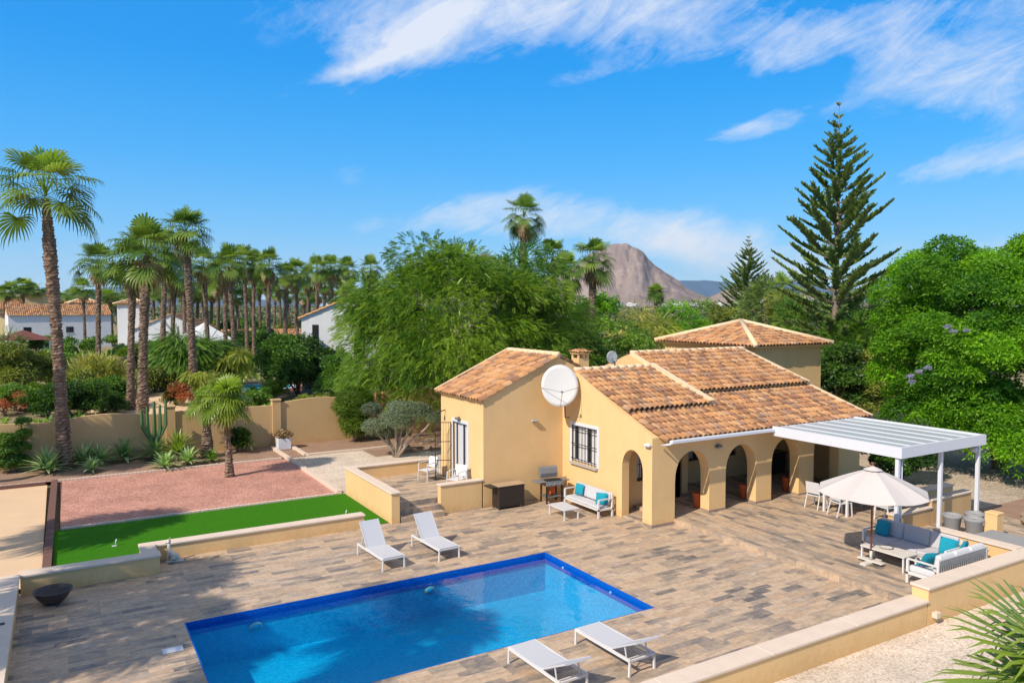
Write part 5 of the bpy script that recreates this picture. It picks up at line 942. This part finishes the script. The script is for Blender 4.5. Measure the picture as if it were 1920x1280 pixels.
villa('low white building with red roof edge behind dark hedge', 500, 110, 12, 6, 2.4, rad(0), 'white_stucco'); villa('near white villa with red gable roof beside the big tree', 655, 66, 7., 7.2, 6.2, rad(69), 'white_stucco', .26, wins=((0, 3.0, .6, 2.2),), side=((-1.0, 2.6, .9, 2.2), (2.5, 3.2, .5, 2.4)))
villa('cream house glimpsed right of the tall pine behind trees', 1655, 82, 5, 5, 3.6, rad(20), 'cream_stucco', wins=((-1.3, 1.6, 1.6, 1.1),))
for px, py, w, l in ((45, 652, 7.0, 'dark red hipped garden pavilion roof at far left'), (255, 640, 5.0, 'dark red pavilion roof between palm trunks')):
    t = thing('garden_pavilion', l, 'pavilion', P3(W(px, py+12, -.14), -.14), rad(8), 'garden pavilions with red roofs'); h = 2.2; m = MB(); m.add([(-w/2, -w/2, h), (w/2, -w/2, h), (w/2, w/2, h), (-w/2, w/2, h), (0, 0, h+w*.2)], [(0, 1, 4), (1, 2, 4), (2, 3, 4), (3, 0, 4), (3, 2, 1, 0)]); m.build('roof', 'red_tile', t)
    for a in (-1, 1):
        for b in (-1, 1): m = MB(); m.box(a*w*.42-.12, a*w*.42+.12, b*w*.42-.12, b*w*.42+.12, 0, h-.002); m.build('post', 'white_stucco', t)
t = thing('garden_tent', 'white pointed garden tent between palm trunks', 'tent', P3(D(385, 98), -.14), rad(12)); m = MB(); m.add([(-3, -3, 2.6), (3, -3, 2.6), (3, 3, 2.6), (-3, 3, 2.6), (0, 0, 5.0)], [(0, 1, 4), (1, 2, 4), (2, 3, 4), (3, 0, 4), (3, 2, 1, 0)]); m.build('canopy', 'white_stucco', t)
for a in (-1, 1):
    for b in (-1, 1): m = MB(); m.tube([(a*2.9, b*2.9, 0), (a*2.9, b*2.9, 2.6)], .07, 6); m.build('pole', 'white_paint', t)
# ================================================================== FAR LAND
rg = np.random.RandomState(3); n = 5200; dd = 170*np.exp(rg.uniform(0, 1, n)*2.6); px = rg.uniform(-150, 2100, n); ok = (dd > 230) | (px > 1120)
P = np.array([[*D(a, b), 0] for a, b in zip(px[ok], dd[ok])]); S = rg.uniform(1.6, 3.6, len(P))*(1+dd[ok]/900); P[:, 2] = S*.45
V, Fq, A = scatter(CL2, P, rg.normal(size=(len(P), 3))+np.array([[0, 0, .3]]), S, rg); tag(npmesh('distant_woodland', V, Fq, A*.7, 'leaf_far'), 'belt of distant greenery below the mountain', 'woodland', kind='stuff')
for i in range(0, 26, 2):
    px_ = [1180, 1195, 1270, 1292, 1300, 1312, 1320, 1330, 1340, 1348, 1120, 1140, 1160, 1215, 1245, 1260, 1500, 1520, 1190, 1285, 1305, 1336, 1352, 1276, 1150, 1232][i]; d = 1500+random.uniform(-150, 500); x, y = D(px_, d); w = random.uniform(8, 18); h = random.uniform(4, 6)
    m = MB(); m.box(-w/2, w/2, -6, 6, 0, h); m.add([(-w/2-.5, -6.5, h), (w/2+.5, -6.5, h), (w/2+.5, 6.5, h), (-w/2-.5, 6.5, h), (-w/4, 0, h+2.4), (w/4, 0, h+2.4)], [(0, 1, 5, 4), (2, 3, 4, 5), (1, 2, 5), (3, 0, 4)]); o = m.build('distant_house', 'white_stucco'); o.location = (x, y, 6); o.rotation_euler = (0, 0, random.uniform(-.5, .5)); tag(o, 'tiny pale house in the distance at the foot of the mountain', 'house', 'distant houses at the foot of the mountain')
def ridge(name, pts, d, depth, mat, seed, amp, nx=160, ny=40, base=563, front=.35):
    rg = np.random.RandomState(seed); xs = np.linspace(pts[0][0], pts[-1][0], nx); ys = np.interp(xs, [p[0] for p in pts], [p[1] for p in pts]); oct_ = []
    def fbm(a, b):
        s = 0
        for o_ in ph: s += o_[0]*np.abs(np.sin(a*o_[1]+o_[3]+1.3*np.sin(b*o_[2]+o_[4])))
        return s
    ph = [(1/2**k, .9*2**k, .7*2**k, rg.uniform(0, 6), rg.uniform(0, 6)) for k in range(6)]; V = np.zeros((ny, nx, 3))
    for j in range(ny):
        v = j/(ny-1); dj = d+depth*(v-front); prof = (v/front)**.9 if v < front else max(0, 1-(v-front)/(1-front))
        for i in range(nx):
            x, y = D(xs[i], dj); top = CH-(ys[i]-573)/F*d; lo = CH-(base-573)/F*d*0; nz = fbm(xs[i]*.028*1.5, v*7)-1.0; h = max(0, top)*prof**1.05+amp*nz*min(1, prof*3)*min(1, top/200)*(1 if abs(v-front) > .03 else .25)
            V[j, i] = (x, y, max(-3, h-2))
    idx = np.arange(ny*nx).reshape(ny, nx); Fq = np.stack([idx[:-1, :-1], idx[:-1, 1:], idx[1:, 1:], idx[1:, :-1]], -1).reshape(-1, 4)
    return structure(npmesh(name, V.reshape(-1, 3), Fq, np.full(nx*ny, .5), mat, smooth=True))
ridge('mountain', [(880, 566), (940, 548), (1000, 530), (1040, 520), (1075, 500), (1105, 478), (1130, 463), (1145, 457), (1160, 456), (1174, 457), (1185, 464), (1205, 471), (1214, 484), (1232, 500), (1262, 520), (1285, 538), (1310, 550), (1335, 558), (1370, 565)], 3400, 1900, 'mountain', 2, 26, 260, 70)
ridge('hill', [(1285, 566), (1330, 556), (1352, 545), (1375, 536), (1400, 532), (1440, 540), (1500, 548), (1560, 556), (1640, 566)], 3000, 1100, 'mountain', 5, 10, 120, 30); ridge('mountain', [(700, 560), (780, 520), (830, 510), (862, 492), (882, 480), (905, 476), (925, 480), (950, 490), (1000, 515), (1060, 545), (1120, 562)], 5200, 2200, 'mountain', 9, 40, 160, 40)
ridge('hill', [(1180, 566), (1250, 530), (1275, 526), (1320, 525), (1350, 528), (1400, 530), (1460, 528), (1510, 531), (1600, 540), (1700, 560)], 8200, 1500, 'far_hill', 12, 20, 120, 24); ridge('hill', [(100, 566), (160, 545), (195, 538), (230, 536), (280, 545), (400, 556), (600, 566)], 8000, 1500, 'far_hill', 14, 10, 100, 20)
m = MB(); m.box(-8000, 9000, -150, 10600, -4, 560); hz = m.build('haze', 'haze'); tag(hz, 'thin pale air between the garden and the far mountain', 'haze', kind='stuff')
# ================================================================== SKY, SUN, CAMERA
SUN_EL = rad(41); lx, ly = .952, .306                     # light travels towards +x, +y
w = bpy.data.worlds.new('World'); SC.world = w; w.use_nodes = True; nt = w.node_tree; nt.nodes.clear(); L = nt.links
out = N(nt, 'ShaderNodeOutputWorld'); bg = N(nt, 'ShaderNodeBackground'); L.new(bg.outputs[0], out.inputs[0]); bg.inputs[1].default_value = .105
sky = N(nt, 'ShaderNodeTexSky', sky_type='NISHITA'); sky.sun_disc = False; sky.sun_elevation = SUN_EL; sky.sun_rotation = math.atan2(-lx, -ly); sky.air_density = 1.0; sky.dust_density = 0.; sky.ozone_density = 3.; sky.altitude = 100
def M_(op, a, b=None, c=None):
    q = N(nt, 'ShaderNodeMath', operation=op)
    for i, v in enumerate((a, b, c)):
        if v is None: continue
        if hasattr(v, 'links'): L.new(v, q.inputs[i])
        else: q.inputs[i].default_value = v
    return q.outputs[0]
tc = N(nt, 'ShaderNodeTexCoord'); sp = N(nt, 'ShaderNodeSeparateXYZ'); L.new(tc.outputs['Generated'], sp.inputs[0])
az = M_('SUBTRACT', M_('ARCTAN2', sp.outputs[0], sp.outputs[1]), YAW); el = M_('ARCSINE', sp.outputs[2])
hs = N(nt, 'ShaderNodeHueSaturation'); hs.inputs['Saturation'].default_value = 1.55; hs.inputs['Value'].default_value = 1.35; hs.inputs['Hue'].default_value = .497; L.new(sky.outputs[0], hs.inputs['Color'])
cx = N(nt, 'ShaderNodeCombineXYZ'); L.new(az, cx.inputs[0]); L.new(el, cx.inputs[1])
def cn(scale, rz, sx, sy, det=9, dist=1.2, rough=.62):
    mp = N(nt, 'ShaderNodeMapping'); mp.vector_type = 'TEXTURE'; mp.inputs['Rotation'].default_value = (0, 0, rz); mp.inputs['Scale'].default_value = (sx, sy, 1); L.new(cx.outputs[0], mp.inputs[0]); return noise(nt, scale, det, rough, mp.outputs[0], dist).outputs[0]
n1 = cn(4, rad(14), 1.7, .75, 12, .6, .68); n2 = cn(16, rad(26), 2.4, .7, 12, .9, .75); n3 = cn(7, rad(-12), 2.0, .8, 10, .4, .7) 
gr = ramp(nt, M_('DIVIDE', el, .9), [(0, (.27, .56, .88)), (.10, (.13, .48, .90)), (.20, (.05, .40, .90)), (.33, (.008, .31, .85)), (.5, (.004, .26, .78)), (.60, (.34, .42, .58)), (1, (.42, .44, .52))])  # unseen upper stops whitened to offset the blue fill light
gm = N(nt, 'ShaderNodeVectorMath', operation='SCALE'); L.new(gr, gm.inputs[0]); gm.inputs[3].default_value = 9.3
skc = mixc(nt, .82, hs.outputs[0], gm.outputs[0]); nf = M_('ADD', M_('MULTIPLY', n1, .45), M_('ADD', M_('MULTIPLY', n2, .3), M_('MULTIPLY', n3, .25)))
CLD = [(1010, 22, 330, 62, 4, 1.05), (770, 90, 130, 36, 24, .9), (690, 130, 60, 10, 20, .8), (1340, 66, 190, 56, -10, .7), (1870, 40, 190, 90, -10, .85), (1490, 90, 120, 40, 20, .55), (1415, 242, 90, 20, 10, .9), (1800, 312, 150, 26, 8, .85), (1790, 200, 140, 60, -14, .55), (1180, 428, 260, 46, -6, 1.25), (780, 430, 100, 26, 4, .62), (915, 380, 70, 16, 10, .5), (535, 200, 24, 34, -30, .6), (655, 335, 30, 36, -25, .42), (1640, 400, 60, 16, 0, .4), (1750, 465, 160, 12, 0, .4), (1330, 480, 120, 30, -10, .8), (1100, 150, 90, 14, 8, .45), (1500, 520, 120, 20, 0, .5)]
tot = None
for px, py, sx, sy, ang, am in CLD:
    a0 = math.atan((px-960)/F); e0 = math.atan((573-py)/F*math.cos(a0)); a = rad(ang); dx = M_('SUBTRACT', az, a0); dy = M_('SUBTRACT', el, e0); k = 1/F*math.cos(a0)
    u = M_('MULTIPLY', M_('ADD', M_('MULTIPLY', dx, math.cos(a)), M_('MULTIPLY', dy, math.sin(a))), 1/(sx*k)); v = M_('MULTIPLY', M_('SUBTRACT', M_('MULTIPLY', dy, math.cos(a)), M_('MULTIPLY', dx, math.sin(a))), 1/(sy*k))
    g = M_('MULTIPLY', M_('EXPONENT', M_('MULTIPLY', M_('ADD', M_('MULTIPLY', u, u), M_('MULTIPLY', v, v)), -.6)), am); tot = g if tot is None else M_('ADD', tot, g)
al = M_('MULTIPLY', M_('SUBTRACT', M_('ADD', M_('MULTIPLY', tot, .75), M_('MULTIPLY', M_('SUBTRACT', nf, .5), 4.6)), .34), M_('MINIMUM', M_('MULTIPLY', tot, 1.5), 1.05)); mr = N(nt, 'ShaderNodeClamp'); L.new(al, mr.inputs[0]); mr.inputs[2].default_value = .86
# thin veil towards the horizon
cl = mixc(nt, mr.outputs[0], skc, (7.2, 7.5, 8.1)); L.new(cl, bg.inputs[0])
sd = bpy.data.lights.new('sun', 'SUN'); sd.energy = 4.5; sd.angle = rad(.53); sd.color = (1, .90, .75); so = link(bpy.data.objects.new('sun', sd)); dirv = Vector((lx*math.cos(SUN_EL), ly*math.cos(SUN_EL), -math.sin(SUN_EL))); so.rotation_euler = dirv.to_track_quat('-Z', 'Y').to_euler(); so.location = (-30, -10, 40)
cd = bpy.data.cameras.new('camera'); cd.sensor_width = 36; cd.lens = F/1920*36; cd.clip_end = 30000; cd.clip_start = .1; co = link(bpy.data.objects.new('camera', cd)); co.location = (0, 0, CH); co.rotation_euler = (PI/2-PIT, 0, -YAW); SC.camera = co
SC.view_settings.view_transform = 'Standard'; SC.view_settings.look = 'None'; SC.view_settings.exposure = .22; SC.view_settings.gamma = 1
SC.render.engine = 'CYCLES'; SC.cycles.use_denoising = True; SC.cycles.max_bounces = 8; SC.cycles.transparent_max_bounces = 12; SC.cycles.diffuse_bounces = 3; SC.cycles.glossy_bounces = 3
try: SC.cycles.denoiser = 'OPENIMAGEDENOISE'
except Exception: pass
